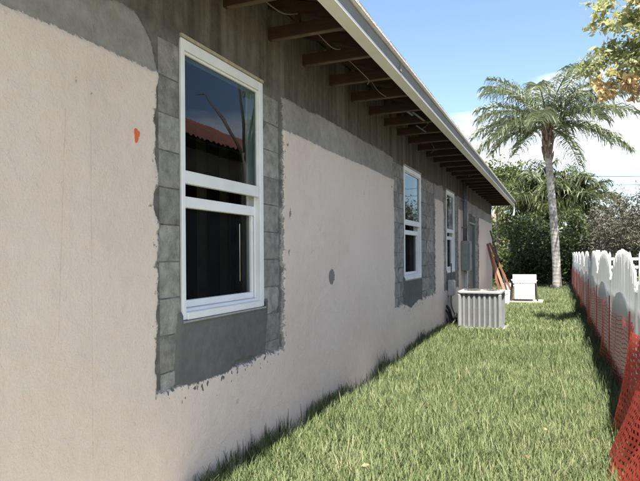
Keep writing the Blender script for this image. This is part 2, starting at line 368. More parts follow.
# ------------------------------------------------------------------ ground
gv = MB(); gv.quad((-300,-300,0), (300,-300,0), (300,600,0), (-300,600,0))
tag(gv.build('ground', M['ground']), kind='structure')

# ------------------------------------------------------------------ house
house = tag(empty('house', (0,0,0)), 'long single storey house with patched blush stucco wall and open eaves', 'house')
WALL_Y0, WALL_Y1, WALL_T = -5.0, 19.2, 3.03
DEEP = -9.0
WINS = [(2.63, 3.60, 1.057, 2.68), (7.70, 8.76, 1.057, 2.68), (10.98, 11.90, 1.057, 2.68)]
DOOR = (14.1, 15.2, 0.10, 2.22)
OPEN = WINS + [DOOR]
PATCH = [(2.405, 3.90, 0.705, 3.2), (7.12, 9.82, 0.725, 3.2), (10.60, 12.34, 0.72, 3.2), (13.72, 15.80, -1, 2.42)]
def grid_axis(spans, snaps):
    a = []
    for lo, hi, st in spans: a += list(np.linspace(lo, hi, max(1, round((hi-lo)/st)), endpoint=False))
    a.append(spans[-1][1]); a = np.array(a)
    for s in snaps: a[np.argmin(abs(a-s))] = s
    return a
ys = grid_axis([(WALL_Y0, 1.2, 0.1), (1.2, 5.0, 0.0125), (5.0, 12.4, 0.025), (12.4, WALL_Y1, 0.06)], [w for o in OPEN for w in o[:2]])
zs = grid_axis([(-0.1, 3.345, 0.0125)], [1.057, 2.68, 0.10, 2.22])
Y, Z = np.meshgrid(ys, zs, indexing='ij')
def rect_sd(y0, y1, z0, z1):                    # >0 inside
    return np.minimum(np.minimum(Y-y0, y1-Y), np.minimum(Z-z0, z1-Z))
ragged = fbm(Y, Z, 7.0, 5, 3)*0.045 + fbm(Y, Z, 1.1, 3, 11)*0.022
inside = np.max([rect_sd(*p) for p in PATCH], axis=0)
stucco = np.minimum(-inside, 2.405 - Z + fbm(Y, Z*0+3, 1.3, 3, 21)*0.02) + ragged*0.9
stucco = np.where(Z > 2.25, np.minimum(-inside + ragged, 2.405 - Z + fbm(Y, Z, 1.6, 4, 21)*0.018), stucco)
coat = np.minimum(-inside + ragged*1.6 + 0.015, 2.68 - Z + fbm(Y, Z, 1.5, 4, 31)*0.045)
cy = np.clip((Y-2.05)/0.37, 0, 1); coat = np.where((Y > 1.9) & (Y < 2.5), np.minimum(coat, 2.72 - 0.26*cy**5 - Z + 0.1*fbm(Y, Z, 3, 3, 5)), coat)
sill = np.full_like(Y, -1.0)
for (a, bb_, c, d) in WINS:
    low = 0.70 + 0.045*fbm(Y, Z*0+a, 4.0, 4, 41) - 0.02*np.sin((Y-a)*5.5)
    s_ = np.minimum(np.minimum(Y-(a-0.035+0.10*(Z-1.05)), (bb_+0.05)-Y+0.15*(Z-1.05)), np.minimum(Z-low, 1.10-Z)); sill = np.maximum(sill, s_)
dab = np.full_like(Y, -1.0)
for (y0, z0, ry, rz) in [(4.91, 1.22, 0.075, 0.072), (7.02, 2.30, 0.03, 0.016), (3.98, 2.30, 0.02, 0.012), (5.9, 2.12, 0.012, 0.03), (4.02, 1.75, 0.012, 0.03), (4.0, 1.45, 0.015, 0.02), (1.955, 2.17, 0.006, 0.008), (1.86, 2.205, 0.006, 0.009), (1.985, 2.48, 0.006, 0.012), (2.23, 2.51, 0.006, 0.012), (2.08, 1.05, 0.006, 0.006), (3.2, 0.46, 0.01, 0.008), (2.62, 0.30, 0.006, 0.012)]:
    e = 1-np.sqrt(((Y-y0)/ry)**2 + ((Z-z0)/rz)**2); dab = np.maximum(dab, e*min(ry, rz))
sm = lambda x, w: np.clip(0.5 + x/w, 0, 1)
X = np.full_like(Y, -0.0245) + 0.0045*sm(Z-2.66, 0.03)
X = X + (-0.010 - X)*sm(coat, 0.02)
X = X + (0.0 - X)*sm(stucco, 0.016)
X = X + (np.maximum(X, -0.006) - X)*sm(sill, 0.02)
X = X - 0.008*sm(dab, 0.01)
X += (fbm(Y, Z, 0.9, 3, 51)*0.004 + fbm(Y, Z, 7, 3, 61)*0.0022)
ny, nz_ = len(ys), len(zs)
V = np.stack([X.ravel(), Y.ravel(), Z.ravel()], 1)
I = np.arange(ny*nz_).reshape(ny, nz_)
F = np.stack([I[:-1,:-1], I[1:,:-1], I[1:,1:], I[:-1,1:]], -1)
yc = (ys[:-1]+ys[1:])/2; zc = (zs[:-1]+zs[1:])/2; YC, ZC = np.meshgrid(yc, zc, indexing='ij')
keep = np.ones_like(YC, bool)
for (a, bb_, c, d) in OPEN: keep &= ~((YC > a) & (YC < bb_) & (ZC > c) & (ZC < d))
F = F[keep]
me = mesh_np('wall', V, F, {'stucco': ('POINT', stucco), 'coat': ('POINT', coat), 'sill': ('POINT', sill), 'dab': ('POINT', dab)})
wall = link('wall', me, M['wall'], house, smooth=True)
wall['label'] = 'blush stucco side wall with grey coat band and bare block around the windows'

# exposed concrete blocks beside the openings
def block_mesh(w, h, seed):
    r = random.Random(seed); mb = MB(); nyb, nzb = 5, 5
    e = 0.006
    P = lambda i, j, x: (x, -w/2 + w*i/(nyb-1), -h/2 + h*j/(nzb-1))
    idx = {}
    for i in range(nyb):
        for j in range(nzb):
            bd = (i in (0, nyb-1)) or (j in (0, nzb-1))
            p = P(i, j, (0.007 if not bd else 0.0035) + r.uniform(-0.0006, 0.0006))
            idx[i, j] = len(mb.v); mb.v.append((p[0], p[1]+(r.uniform(-e, e)*0.35), p[2]+(r.uniform(-e, e)*0.35)))
    for i in range(nyb-1):
        for j in range(nzb-1): mb.f.append((idx[i,j], idx[i+1,j], idx[i+1,j+1], idx[i,j+1]))
    ring = [(i, 0) for i in range(nyb)] + [(nyb-1, j) for j in range(1, nzb)] + [(i, nzb-1) for i in range(nyb-2, -1, -1)] + [(0, j) for j in range(nzb-2, 0, -1)]
    bi = {}
    for (i, j) in ring: bi[i, j] = len(mb.v); mb.v.append(P(i, j, -0.03))
    for k in range(len(ring)):
        a_, b_ = ring[k], ring[(k+1) % len(ring)]; mb.f.append((idx[a_], bi[a_], bi[b_], idx[b_]))
    mb.f.append(tuple(bi[q] for q in ring))
    return mb.mesh('block')
bcache = {}
def place_block(y, z, w, h):
    k = (round(w, 2), round(h, 2), random.randrange(4))
    if k not in bcache: bcache[k] = block_mesh(w, h, hash(k) % 9999); bcache[k].materials.append(M['block'])
    o = bpy.data.objects.new('block', bcache[k]); col.objects.link(o); o.parent = wall
    o.location = (-0.0265 + random.uniform(-0.002, 0.002), y, z); o.rotation_euler = (random.uniform(-.006, .006), 0, 0)
for wi, (a, bb_, c, d) in enumerate(WINS):
    p = PATCH[wi]
    for (e0, e1) in ((p[0]+0.035, a-0.004), (bb_+0.004, p[1]-0.04)):
        k = 0; z = p[2]-0.12 + 0.03*wi
        while z < 2.60:
            z1 = min(z+0.2032, 2.655); h = z1-z-0.008
            wd = e1-e0
            n = 1 if wd < 0.32 else 2
            if n == 1: place_block((e0+e1)/2, (z+z1)/2, wd-0.01, h)
            else:
                cut = e0 + wd*(0.62 if k % 2 else 0.38)
                place_block((e0+cut)/2, (z+z1)/2, cut-e0-0.011, h); place_block((cut+e1)/2, (z+z1)/2, e1-cut-0.011, h)
            z = z1; k += 1
for (e0, e1) in ((13.78, 14.09), (15.21, 15.72)):
    z = 0.05
    while z < 2.35:
        place_block((e0+e1)/2, z+0.1, e1-e0-0.01, 0.192); z += 0.2032

# orange spray mark: a thin paint blot on the stucco
mb = MB(); n = 18
ring = []
for k in range(n):
    a = 2*math.pi*k/n; rr = 1+0.22*math.sin(3*a+1)+0.15*random.uniform(-1, 1)
    ring.append((2.245+0.016*rr*math.cos(a), 2.045+0.029*rr*math.sin(a) - (0.012 if math.sin(a) < -0.8 else 0)))
mb.prism(ring, 'x', -0.002, 0.0075); mb.build('paint_mark', M['orange'], wall)

# other walls, floor slab, ceiling
mb = MB(); mb.box(DEEP, -0.035, WALL_Y1-0.2, WALL_Y1-0.002, 0, WALL_T); mb.build('end_wall', M['pink_wall'] if False else pmat('end_stucco', (0.60,0.505,0.44), (0.53,0.44,0.38), 0.9, 3), house)
mb = MB(); mb.box(DEEP, -0.035, WALL_Y0+0.002, WALL_Y0+0.2, 0, WALL_T); mb.build('end_wall', bpy.data.materials['end_stucco'], house)
mb = MB(); mb.box(DEEP, DEEP+0.2, WALL_Y0+0.2, 17.85, 0, WALL_T-0.002); mb.box(DEEP, DEEP+0.2, 18.45, WALL_Y1-0.2, 0, WALL_T-0.002)
mb.box(DEEP, DEEP+0.2, 17.85, 18.45, 0, 0.45); mb.box(DEEP, DEEP+0.2, 17.85, 18.45, 2.6, WALL_T-0.002); mb.build('back_wall', bpy.data.materials['end_stucco'], house)
mb = MB(); mb.box(DEEP+0.2, -0.036, WALL_Y0+0.2, WALL_Y1-0.2, 0.004, 0.12); mb.build('floor_slab', M['concrete'], house)
mb = MB(); mb.box(DEEP+0.2, -0.20, WALL_Y0+0.2, WALL_Y1-0.2, 2.86, 2.90); mb.build('ceiling', M['interior'], house)
# inner leaf of the wall so the rooms are closed and dark
mb = MB()
edges = sorted([WALL_Y0+0.2] + [q for o in OPEN for q in o[:2]] + [WALL_Y1-0.2])
for k in range(0, len(edges), 2): mb.box(-0.20, -0.040, edges[k], edges[k+1], 0.125, 2.855)
for (a, bb_, c, d) in OPEN:
    if c > 0.2: mb.box(-0.20, -0.040, a, bb_, 0.125, c-0.001)
    mb.box(-0.20, -0.040, a, bb_, d+0.001, 2.855)
mb.box(-0.20, -0.040, WALL_Y0+0.2, WALL_Y1-0.2, 2.857, WALL_T-0.004)
mb.build('inner_block_leaf', M['concrete'], house)
# stud partition seen through the windows
for (xs, y0, y1, stp) in ((-1.25, 2.6, 9.6, 0.41), (-3.6, 6.0, 15.0, 0.61)):
    y = y0
    while y < y1:
        mb = MB(); mb.box(xs-0.09, xs, y, y+0.04, 0.121, 2.859); mb.build('stud', M['stud'], house); y += stp
for (y0, y1) in ((5.4, 5.5), (12.9, 13.0)):
    mb = MB(); mb.box(-5.2, -1.5, y0, y1, 0.121, 2.859); mb.build('partition', M['interior'], house)

# windows
def window(a, bb_, z0, z1):
    xo = -0.012; fw = 0.050; dp = 0.115       # outer face, frame width, depth
    a += 0.003; bb_ -= 0.003; z0 += 0.003; z1 -= 0.003
    mb = MB()
    mb.box(xo-dp, xo, a, a+0.034, z0, z1); mb.box(xo-dp, xo, bb_-fw, bb_, z0, z1)
    mb.box(xo-dp, xo-0.001, a+0.034, bb_-fw, z1-0.062, z1); mb.box(xo-dp, xo+0.012, a+0.034, bb_-fw, z0, z0+0.042)
    mb.box(xo-0.09, xo-0.02, a+0.034, bb_-fw, z0+0.042, z0+0.060)
    # stepped tracks in the jambs
    for s0, s1 in ((a+0.034, a+0.046), (bb_-fw-0.012, bb_-fw)):
        mb.box(xo-0.052, xo-0.040, s0, s1, z0+0.06, z1-0.062); mb.box(xo-dp+0.001, xo-dp+0.015, s0, s1, z0+0.06, z1-0.062)
    w = mb.build('window', M['vinyl'], house, bevel=0.003)
    ya, yb = a+0.036, bb_-fw-0.002
    H = z1-z0; mid = z0 + 0.487*H
    s = MB(); xs0, xs1 = xo-0.040, xo-0.012     # upper sash
    s.box(xs0, xs1+0.006, ya, yb, mid, mid+0.075); s.box(xs0, xs1, ya, ya+0.016, mid+0.075, z1-0.064); s.box(xs0, xs1, yb-0.016, yb, mid+0.075, z1-0.064); s.box(xs0, xs1, ya+0.016, yb-0.016, z1-0.080, z1-0.064)
    s.build('upper_sash', M['vinyl'], w, bevel=0.002)
    g_ = MB(); g_.box(xs0+0.010, xs0+0.015, ya+0.0165, yb-0.0165, mid+0.0755, z1-0.0805); g_.build('pane', M['glass'], w)
    s = MB(); xs0, xs1 = xo-0.095, xo-0.055     # lower sash, slid a little down from the meeting rail
    t0 = mid-0.135
    s.box(xs0, xs1+0.012, ya, yb, t0, t0+0.066); s.box(xs0, xs1, ya, yb, z0+0.062, z0+0.105)
    s.box(xs0, xs1, ya, ya+0.03, z0+0.105, t0); s.box(xs0, xs1, yb-0.03, yb, z0+0.105, t0)
    s.build('lower_sash', M['vinyl'], w, bevel=0.003)
    g_ = MB(); g_.box(xs0+0.018, xs0+0.021, ya+0.0305, yb-0.0305, z0+0.1055, t0-0.0005); g_.build('screen', M['screen'], w)
    c_ = MB(); c_.box(-0.03, -0.006, a-0.004, bb_+0.004, z1+0.0035, z1+0.022); c_.build('head_strip', M['caulk'], w)
    c_ = MB(); c_.box(-0.038, 0.004, a-0.006, bb_+0.006, z0-0.016, z0-0.0035); c_.build('sill_bead', pmat_sill, w, bevel=0.003)
    return w
pmat_sill = pmat('sill_bead', (0.36,0.36,0.35), (0.25,0.25,0.24), 0.8, 15, 0.4, 60)
for w_ in WINS: window(*w_)
# door
mb = MB(); a, bb_, c, d = DOOR
mb.box(-0.12, -0.07, a+0.05, bb_-0.05, 0.13, d-0.05); door = mb.build('door', pmat('door_paint', (0.07,0.075,0.075), (0.05,0.053,0.053), 0.5, 4), house, bevel=0.003)
mb = MB(); mb.box(-0.15, -0.02, a+0.003, a+0.048, 0.125, d-0.003); mb.box(-0.15, -0.02, bb_-0.048, bb_-0.003, 0.125, d-0.003); mb.box(-0.15, -0.02, a+0.048, bb_-0.048, d-0.048, d-0.003); mb.build('door_frame', M['panel_grey'], door, bevel=0.003)
mb = MB(); mb.tube([(-0.069,a+0.14,1.08),(-0.03,a+0.14,1.08)], 0.012); mb.tube([(-0.03,a+0.14,1.08),(-0.028,a+0.26,1.08)], 0.010); mb.build('handle', M['conduit'], door)

# trusses every 0.61 m
EX = 0.585                                     # inner face of the eave board
SL = 0.30                                      # roof slope
RZ = 3.185                                     # underside of the sheathing at the eave board
tm = MB()
tm.box(DEEP-EX, EX-0.003, -0.019, 0.019, WALL_T+0.002, WALL_T+0.092)
rise = lambda x: RZ + (EX-x)*SL
mx_ = DEEP/2
tm.bar((EX-0.006, 0, rise(EX)-0.052), (mx_, 0, rise(mx_)-0.052), 0.038, 0.088, up=(SL,0,1)); tm.bar((DEEP-EX+0.006, 0, rise(EX)-0.052), (mx_, 0, rise(mx_)-0.052), 0.036, 0.088, up=(-SL,0,1))
tm.box(0.20, 0.238, -0.018, 0.018, WALL_T+0.0925, rise(0.22)-0.09)
tm.box(-0.9, -0.862, -0.018, 0.018, WALL_T+0.0925, rise(-0.9)-0.09); tm.bar((-0.9,0,WALL_T+0.09), (-2.3,0,rise(-2.3)-0.1), 0.036, 0.088)
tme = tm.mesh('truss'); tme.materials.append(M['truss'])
yt = 3.715 - 0.61*14
while yt < WALL_Y1 + 0.5:
    if WALL_Y0 < yt:
        o = bpy.data.objects.new('truss', tme); col.objects.link(o); o.parent = house; o.location = (0, yt, 0)
        o.rotation_euler = (0, 0, random.uniform(-.004, .004))
        mb = MB(); mb.box(0.01, EX-0.004, yt-0.0185, yt+0.0185, WALL_T-0.006, WALL_T+0.0015)   # sun-bleached nailing strip under the chord
        mb.build('nailing_strip', M['truss_edge'], house)
    yt += 0.61
RY0, RY1 = WALL_Y0-0.6, WALL_Y1+0.7
def roof_slab(name, mat, x_e, z_off, th, sgn, y0=RY0, y1=RY1):
    mb = MB(); ze = RZ+z_off; zr = rise(mx_)+z_off
    xe = x_e if sgn > 0 else DEEP-x_e
    ze2 = RZ + (EX-x_e)*SL + z_off
    mb.prism([(xe, ze2), (mx_, zr), (mx_, zr+th), (xe, ze2+th)], 'y', y0, y1)
    return mb.build(name, mat, house)
for s_ in (1, -1):
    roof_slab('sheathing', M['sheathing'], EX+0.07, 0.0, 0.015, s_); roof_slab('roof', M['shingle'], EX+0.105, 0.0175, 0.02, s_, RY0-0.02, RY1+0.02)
# shingle tabs along the eave, each a small lip
tab = MB(); tab.box(0, 0.148, -0.13, 0.13, 0, 0.008); tabm = tab.mesh('shingle'); tabm.materials.append(M['shingle'])
roofobj = [o for o in house.children if o.name.startswith('roof')][0]
y = RY0+0.2; k = 0
while y < RY1-0.1:
    o = bpy.data.objects.new('shingle', tabm); col.objects.link(o); o.parent = roofobj
    o.location = (EX-0.040+random.uniform(-.002, .002), y, RZ + 0.0385 + 0.035*SL + random.uniform(0.001, .002)); o.rotation_euler = (0, math.atan(SL), random.uniform(-.004, .004)); y += 0.264
# eave boards: white lower trim, grey face, beige drip edge
mb = MB(); mb.prism([(EX, 3.018), (EX+0.082, 3.040), (EX+0.082, 3.062), (EX+0.03, 3.062), (EX+0.03, 3.125), (EX, 3.125)], 'y', RY0, RY1); mb.build('trim_board', M['trim_white'], house)
mb = MB(); mb.prism([(EX+0.032, 3.064), (EX+0.076, 3.064), (EX+0.086, 3.145), (EX+0.032, 3.145)], 'y', RY0, RY1); mb.build('fascia', M['fascia_grey'], house)
mb = MB(); mb.prism([(EX+0.034, 3.147), (EX+0.094, 3.147), (EX+0.100, 3.153), (EX+0.102, 3.186), (EX+0.072, 3.190), (EX+0.034, 3.180)], 'y', RY0, RY1); mb.build('drip_edge', M['drip'], house)
# joints in the eave boards
for yj in (4.9, 8.6, 12.2, 15.9): 
    mb = MB(); mb.box(EX+0.079, EX+0.0905, yj, yj+0.05, 3.07, 3.142); mb.build('splice_plate', M['fascia_grey'], house)
# gable closure boards at both ends
for yg in (RY0, RY1-0.03):
    mb = MB(); mb.prism([(EX+0.02, RZ-0.03-0.006), (mx_, rise(mx_)-0.006), (DEEP-EX-0.02, RZ-0.036), (DEEP-EX-0.02, RZ-0.14), (EX+0.02, RZ-0.14)], 'y', yg+0.001, yg+0.029); mb.build('gable_board', M['trim_white'], house)
# hanging cables and loose straps under the eave
def cable(pts, r=0.006, mat='wire'):
    P = [Vector(p) for p in pts]; out = []
    for i in range(len(P)-1):
        p0, p1, p2, p3 = P[max(i-1,0)], P[i], P[i+1], P[min(i+2,len(P)-1)]
        for k in range(6):
            s_ = k/6
            out.append(0.5*((2*p1)+(p2-p0)*s_+(2*p0-5*p1+4*p2-p3)*s_*s_+(3*p1-p0-3*p2+p3)*s_**3))
    out.append(P[-1]); mb = MB(); mb.tube(out, r, 6); return mb
cable([(0.03,3.02,3.36),(0.10,3.22,3.20),(0.2,3.46,3.11),(0.26,3.62,3.15)], 0.005).build('cable', M['wire'], house)
cable([(0.30,3.75,3.11),(0.36,4.0,3.03),(0.38,4.16,3.06),(0.33,4.22,3.12)], 0.004).build('cable', M['wire'], house)
cable([(0.30,4.35,3.12),(0.40,4.58,3.01),(0.44,4.70,2.96),(0.42,4.72,2.93)], 0.004).build('cable', M['wire'], house)
for (y0, x0, dz) in ((5.15, 0.30, -.02), (6.9, 0.42, .02), (8.3, 0.22, -.05), (11.6, 0.35, 0.0)):
    cable([(x0,y0,3.125),(x0+.05,y0+.13,3.05+dz),(x0+random.uniform(-.1,.1),y0+.25,3.02+dz),(x0+random.uniform(-.08,.08),y0+random.uniform(.3,.6),3.12)], 0.004).build('cable', M['wire'], house)
for (y0, x0) in ((6.15, .33), (6.5, .40), (7.2, .28)):
    mb = MB(); mb.bar((x0,y0,3.10), (x0+.1,y0+random.uniform(.1,.3),3.03), 0.03, 0.003); mb.build('strap', M['panel_grey'], house)
# downspout stub at the far corner
cable([(EX+0.05,RY1-0.12,3.03),(EX+0.06,RY1-0.06,2.92),(EX+0.04,RY1-0.03,2.7)], 0.03).build('downspout', M['trim_white'], house)

# ------------------------------------------------------------------ electrical panel, disconnect, air conditioner
ep = tag(empty('electrical_panel', (0, 12.85, 1.05)), 'grey electrical panel with two tall conduits on the house wall', 'electrical panel')
mb = MB(); mb.box(0.004, 0.17, -0.21, 0.21, 0, 0.66); mb.build('box', M['panel_grey'], ep, bevel=0.008)
mb = MB(); mb.box(0.171, 0.183, -0.19, 0.19, 0.03, 0.63); dr = mb.build('door', M['panel_grey'], ep, bevel=0.004)
mb = MB(); mb.box(0.184, 0.20, 0.13, 0.16, 0.30, 0.36); mb.build('latch', M['conduit'], dr)
for yy, top in ((-0.10, 1.96), (0.14, 1.96)):
    mb = MB(); mb.tube([(0.06,yy,0.662),(0.06,yy,1.2),(0.055,yy,top)], 0.030, 10); c_ = mb.build('conduit', M['conduit'], ep, smooth=True)
    for zz in (0.95, 1.55): mb = MB(); mb.box(0.004, 0.095, yy-0.045, yy+0.045, zz, zz+0.03); mb.build('strap', M['conduit'], c_)
for yy in (-0.08, 0.10):
    mb = MB(); mb.tube([(0.06,yy,-0.002),(0.06,yy,-1.04)], 0.024, 8); mb.build('conduit', pmat('pvc_grey', (0.40,0.40,0.38), None, 0.5, 5) if 'pvc_grey' not in bpy.data.materials else bpy.data.materials['pvc_grey'], ep, smooth=True)

db = tag(empty('disconnect_box', (0, 11.05, 0.62)), 'small pale grey disconnect box with whip on the wall beside the air conditioner', 'disconnect box')
mb = MB(); mb.box(0.004, 0.11, -0.11, 0.11, 0, 0.30); mb.build('box', pmat('disc_grey', (0.42,0.41,0.39), None, 0.55, 5), db, bevel=0.006)
mb = MB(); mb.prism([(0.111,0.02),(0.124,0.03),(0.124,0.26),(0.111,0.29)], 'y', -0.095, 0.095); mb.build('cover', bpy.data.materials['disc_grey'], db)
cable([(0.06,-0.05,0.0),(0.07,-0.08,-0.2),(0.16,-0.16,-0.36),(0.24,-0.12,-0.30),(0.36,-0.02,-0.16)], 0.014).build('whip', M['conduit'], db)
mb = MB(); mb.tube([(0.05,0.05,0.302),(0.05,0.05,0.62)], 0.013); mb.build('feed_pipe', M['conduit'], db)

AX0, AX1, AY0, AY1, AZ = 0.265, 1.04, 10.47, 11.24, 0.75
ac = tag(empty('air_conditioner', ((AX0+AX1)/2, (AY0+AY1)/2, 0)), 'grey louvred air conditioner unit on the grass beside the house wall', 'air conditioner')
W = (AX1-AX0)/2
mb = MB(); mb.box(-W-0.06, W+0.06, -W-0.06, W+0.06, 0.002, 0.045); mb.build('pad', M['concrete'], ac, bevel=0.006)
mb = MB(); mb.box(-W+0.012, W-0.012, -W+0.012, W-0.012, 0.046, 0.085); mb.build('base_pan', M['ac_body'], ac, bevel=0.01)
mb = MB(); mb.box(-W+0.035, W-0.035, -W+0.035, W-0.035, 0.086, AZ-0.055); mb.build('coil', M['ac_coil'], ac)
for sx_ in (-1, 1):
    for sy_ in (-1, 1):
        mb = MB(); cx, cy_ = sx_*(W-0.034), sy_*(W-0.034); mb.box(cx-0.034, cx+0.034, cy_-0.034, cy_+0.034, 0.0855, AZ-0.0545); mb.build('corner_post', M['ac_body'], ac, bevel=0.02)
rib = MB(); rib.prism([(-0.021,0),(-0.017,-0.020),(0.017,-0.020),(0.021,0)], 'z', 0.087, AZ-0.056); ribm = rib.mesh('louver_rib'); ribm.materials.append(M['ac_body'])
thin = MB(); thin.box(-0.004,0.004,-0.012,0,0.087,AZ-0.056); thinm = thin.mesh('guard_bar'); thinm.materials.append(pmat('ac_bar', (0.17,0.175,0.175), None, 0.5, 5))
nr = 7
for face in range(4):
    ang = face*math.pi/2; ca, sa = math.cos(ang), math.sin(ang)
    for k in range(nr):
        px = -W+0.068+(2*W-0.136)*(k+0.5)/nr; py = -W+0.0345
        o = bpy.data.objects.new('louver_rib', ribm); col.objects.link(o); o.parent = ac; o.location = (ca*px-sa*py, sa*px+ca*py, 0); o.rotation_euler = (0,0,ang)
    for k in range(nr*3):
        px = -W+0.072+(2*W-0.144)*(k+0.5)/(nr*3); py = -W+0.0342
        if k % 3 == 1: continue
        o = bpy.data.objects.new('guard_bar', thinm); col.objects.link(o); o.parent = ac; o.location = (ca*px-sa*py, sa*px+ca*py, 0); o.rotation_euler = (0,0,ang)
def rrect(w, r, n=5):
    out = []
    for (cx, cy_, a0) in ((w-r, w-r, 0), (-(w-r), w-r, 90), (-(w-r), -(w-r), 180), (w-r, -(w-r), 270)):
        for k in range(n+1): a = R(a0+90*k/n); out.append((cx+r*math.cos(a), cy_+r*math.sin(a)))
    return out
mb = MB(); mb.prism(rrect(W+0.008, 0.07), 'z', AZ-0.053, AZ-0.012); lid = mb.build('lid', M['ac_lid'], ac, bevel=0.008)
mb = MB()
for k in range(6):
    rr = 0.06+0.052*k; mb.tube([(rr*math.cos(2*math.pi*q/28), rr*math.sin(2*math.pi*q/28), AZ-0.003+0.012*(1-k/6)) for q in range(29)], 0.004, 5)
for k in range(8): a = math.pi*k/4; mb.tube([(0.05*math.cos(a), 0.05*math.sin(a), AZ+0.008), (0.325*math.cos(a), 0.325*math.sin(a), AZ-0.006)], 0.004, 5)
mb.build('fan_guard', M['dark_metal'], lid)
cable([(-W+0.01,0.06,0.20),(-W-0.08,0.03,0.14),(-W-0.16,-0.06,0.20),(-W-0.20,-0.08,0.36),(-W-0.262,-0.06,0.44)], 0.026).build('refrigerant_line', M['black'], ac, smooth=True)
cable([(-W+0.01,-0.02,0.16),(-W-0.07,-0.14,0.07),(-W-0.15,-0.20,0.10),(-W-0.20,-0.16,0.28),(-W-0.262,-0.12,0.36)], 0.020).build('refrigerant_line', M['black'], ac, smooth=True)
cable([(-W+0.01,-0.10,0.24),(-W-0.06,-0.20,0.20),(-W-0.14,-0.24,0.05),(-W-0.22,-0.10,0.05),(-W-0.262,-0.02,0.20)], 0.012).build('drain_hose', M['black'], ac, smooth=True)

# ------------------------------------------------------------------ things at the far corner
CH = (1.10, 16.75)
mb = MB(); mb.box(CH[0]-0.50, CH[0]+0.50, CH[1]-0.42, CH[1]+0.5, 0.002, 0.095)
tag(mb.build('paving_slab', M['pink_slab'], bevel=0.01), 'pinkish concrete slab on the grass under the white chair', 'slab')
ch = tag(empty('patio_chair', (CH[0], CH[1], 0.097), R(6)), 'white slatted patio chair standing on the pinkish slab', 'chair')
def chbox(name, *a, bev=0.008, mat='white_pl'): 
    mb = MB(); mb.box(*a); return mb.build(name, M[mat], ch, bevel=bev)
chbox('top_panel', -0.31, 0.31, -0.24, -0.19, 0.50, 0.74)
for k in range(7): x0 = -0.265+k*0.0765; chbox('back_slat', x0, x0+0.073, -0.232, -0.200, 0.06, 0.499)
chbox('lower_rail', -0.27, 0.27, -0.199, -0.17, 0.09, 0.15)
chbox('seat', -0.28, 0.28, -0.168, 0.36, 0.36, 0.41)
for sx_ in (-1, 1):
    chbox('arm_rest', sx_*0.30-0.035, sx_*0.30+0.035, -0.188, 0.36, 0.55, 0.58)
    mb = MB(); mb.bar((sx_*0.30,-0.15,0.55),(sx_*0.34,-0.20,0.0), 0.03, 0.03); mb.build('leg', M['dark_metal'], ch)
    mb = MB(); mb.bar((sx_*0.30,0.32,0.55),(sx_*0.36,0.40,0.0), 0.03, 0.03); mb.build('leg', M['dark_metal'], ch)
def bucket(name, loc, r0, r1, h, mat, label, cat, handle=True):
    b_ = tag(empty(name, loc), label, cat)
    mb = MB(); n = 18; prof = [(0, 0.001), (r0, 0.001), (r1, h), (r1+0.008, h), (r1+0.008, h-0.03)]
    mb.tube([(0,0,0.002),(0,0,h*0.93),(0,0,h)], [r0, r1, r1+0.008], n); mb.build('body', mat, b_, smooth=False)
    if handle: cable([(-r1-0.01,0,h-0.03),(-r1*0.5,-r1*0.9,h-0.08),(r1*0.5,-r1*0.9,h-0.08),(r1+0.01,0,h-0.03)], 0.004).build('handle', M['conduit'], b_)
    else: mb = MB(); mb.tube([(0,0,h+0.001),(0,0,h+0.02)], [r1*0.86, r1*0.84], n); mb.build('soil', M['bark'], b_)
    return b_
bucket('paint_bucket', (0.62, 15.9, 0), 0.15, 0.175, 0.42, M['white_pl'], 'white bucket between the air conditioner and the leaning planks', 'bucket')
bucket('flower_pot', (0.35, 21.3, 0), 0.13, 0.18, 0.34, M['white_pl'], 'pale pot behind the white bucket past the house corner', 'pot', False)
bucket('flower_pot', (1.0, 21.8, 0), 0.10, 0.14, 0.46, M['white_pl'], 'taller pale pot left of the white chair in front of bushes', 'pot', False)
def lean(name, a, b_, w, th, mat, label, cat):
    mb = MB(); a = Vector(a); b_ = Vector(b_); mb.bar(tuple(a), tuple(b_), w, th, up=(0,1,0)); o = mb.build(name, mat, bevel=0.003); return tag(o, label, cat, 'planks leaning on the wall')
lean('plank', (0.44,17.45,0.02), (0.04,17.5,1.72), 0.07, 0.03, M['plank'], 'dark red brown plank leaning on the wall, nearest to the camera', 'plank')
lean('plank', (0.60,17.72,0.02), (0.045,17.75,1.60), 0.08, 0.03, M['plank2'], 'lighter tan plank leaning between two darker ones', 'plank')
lean('plank', (0.78,18.0,0.02), (0.045,18.0,1.76), 0.06, 0.03, M['plank'], 'dark red brown plank leaning on the wall, farthest of the three', 'plank')
mb = MB(); mb.tube([(0.58,18.3,0.02),(0.032,18.35,2.15)], 0.024, 8); tag(mb.build('pipe', M['dark_metal']), 'thin dark pipe leaning on the wall behind the planks', 'pipe')

# ------------------------------------------------------------------ white arched picket fence
FX = CAMX+0.62; PW = 2.4
def picket_mesh(h, w=0.088, th=0.018):
    mb = MB(); mb.prism([(-w/2,0.05),(w/2,0.05),(w/2,h-0.045),(w*0.22,h),(-w*0.22,h),(-w/2,h-0.045)], 'x', -th/2, th/2); me = mb.mesh('picket'); me.materials.append(M['fence']); return me
fence = tag(empty('picket_fence', (FX, 4.0, 0)), 'white picket fence with arched panel tops behind the orange net', 'fence')
npk = 21; hs = []
for k in range(npk):
    q = (k+0.5)/npk*2-1; hs.append(picket_mesh(1.06 + 0.40*math.sqrt(max(0, 1-abs(q)**2.2))))
pm = MB(); pm.box(-0.045,0.045,-0.045,0.045,0,1.10); pm.box(-0.055,0.055,-0.055,0.055,1.10,1.125); pmesh = pm.mesh('post'); pmesh.materials.append(M['fence'])
inf = MB(); ol = [(-PW/2+0.06, 0.06), (PW/2-0.06, 0.06)]
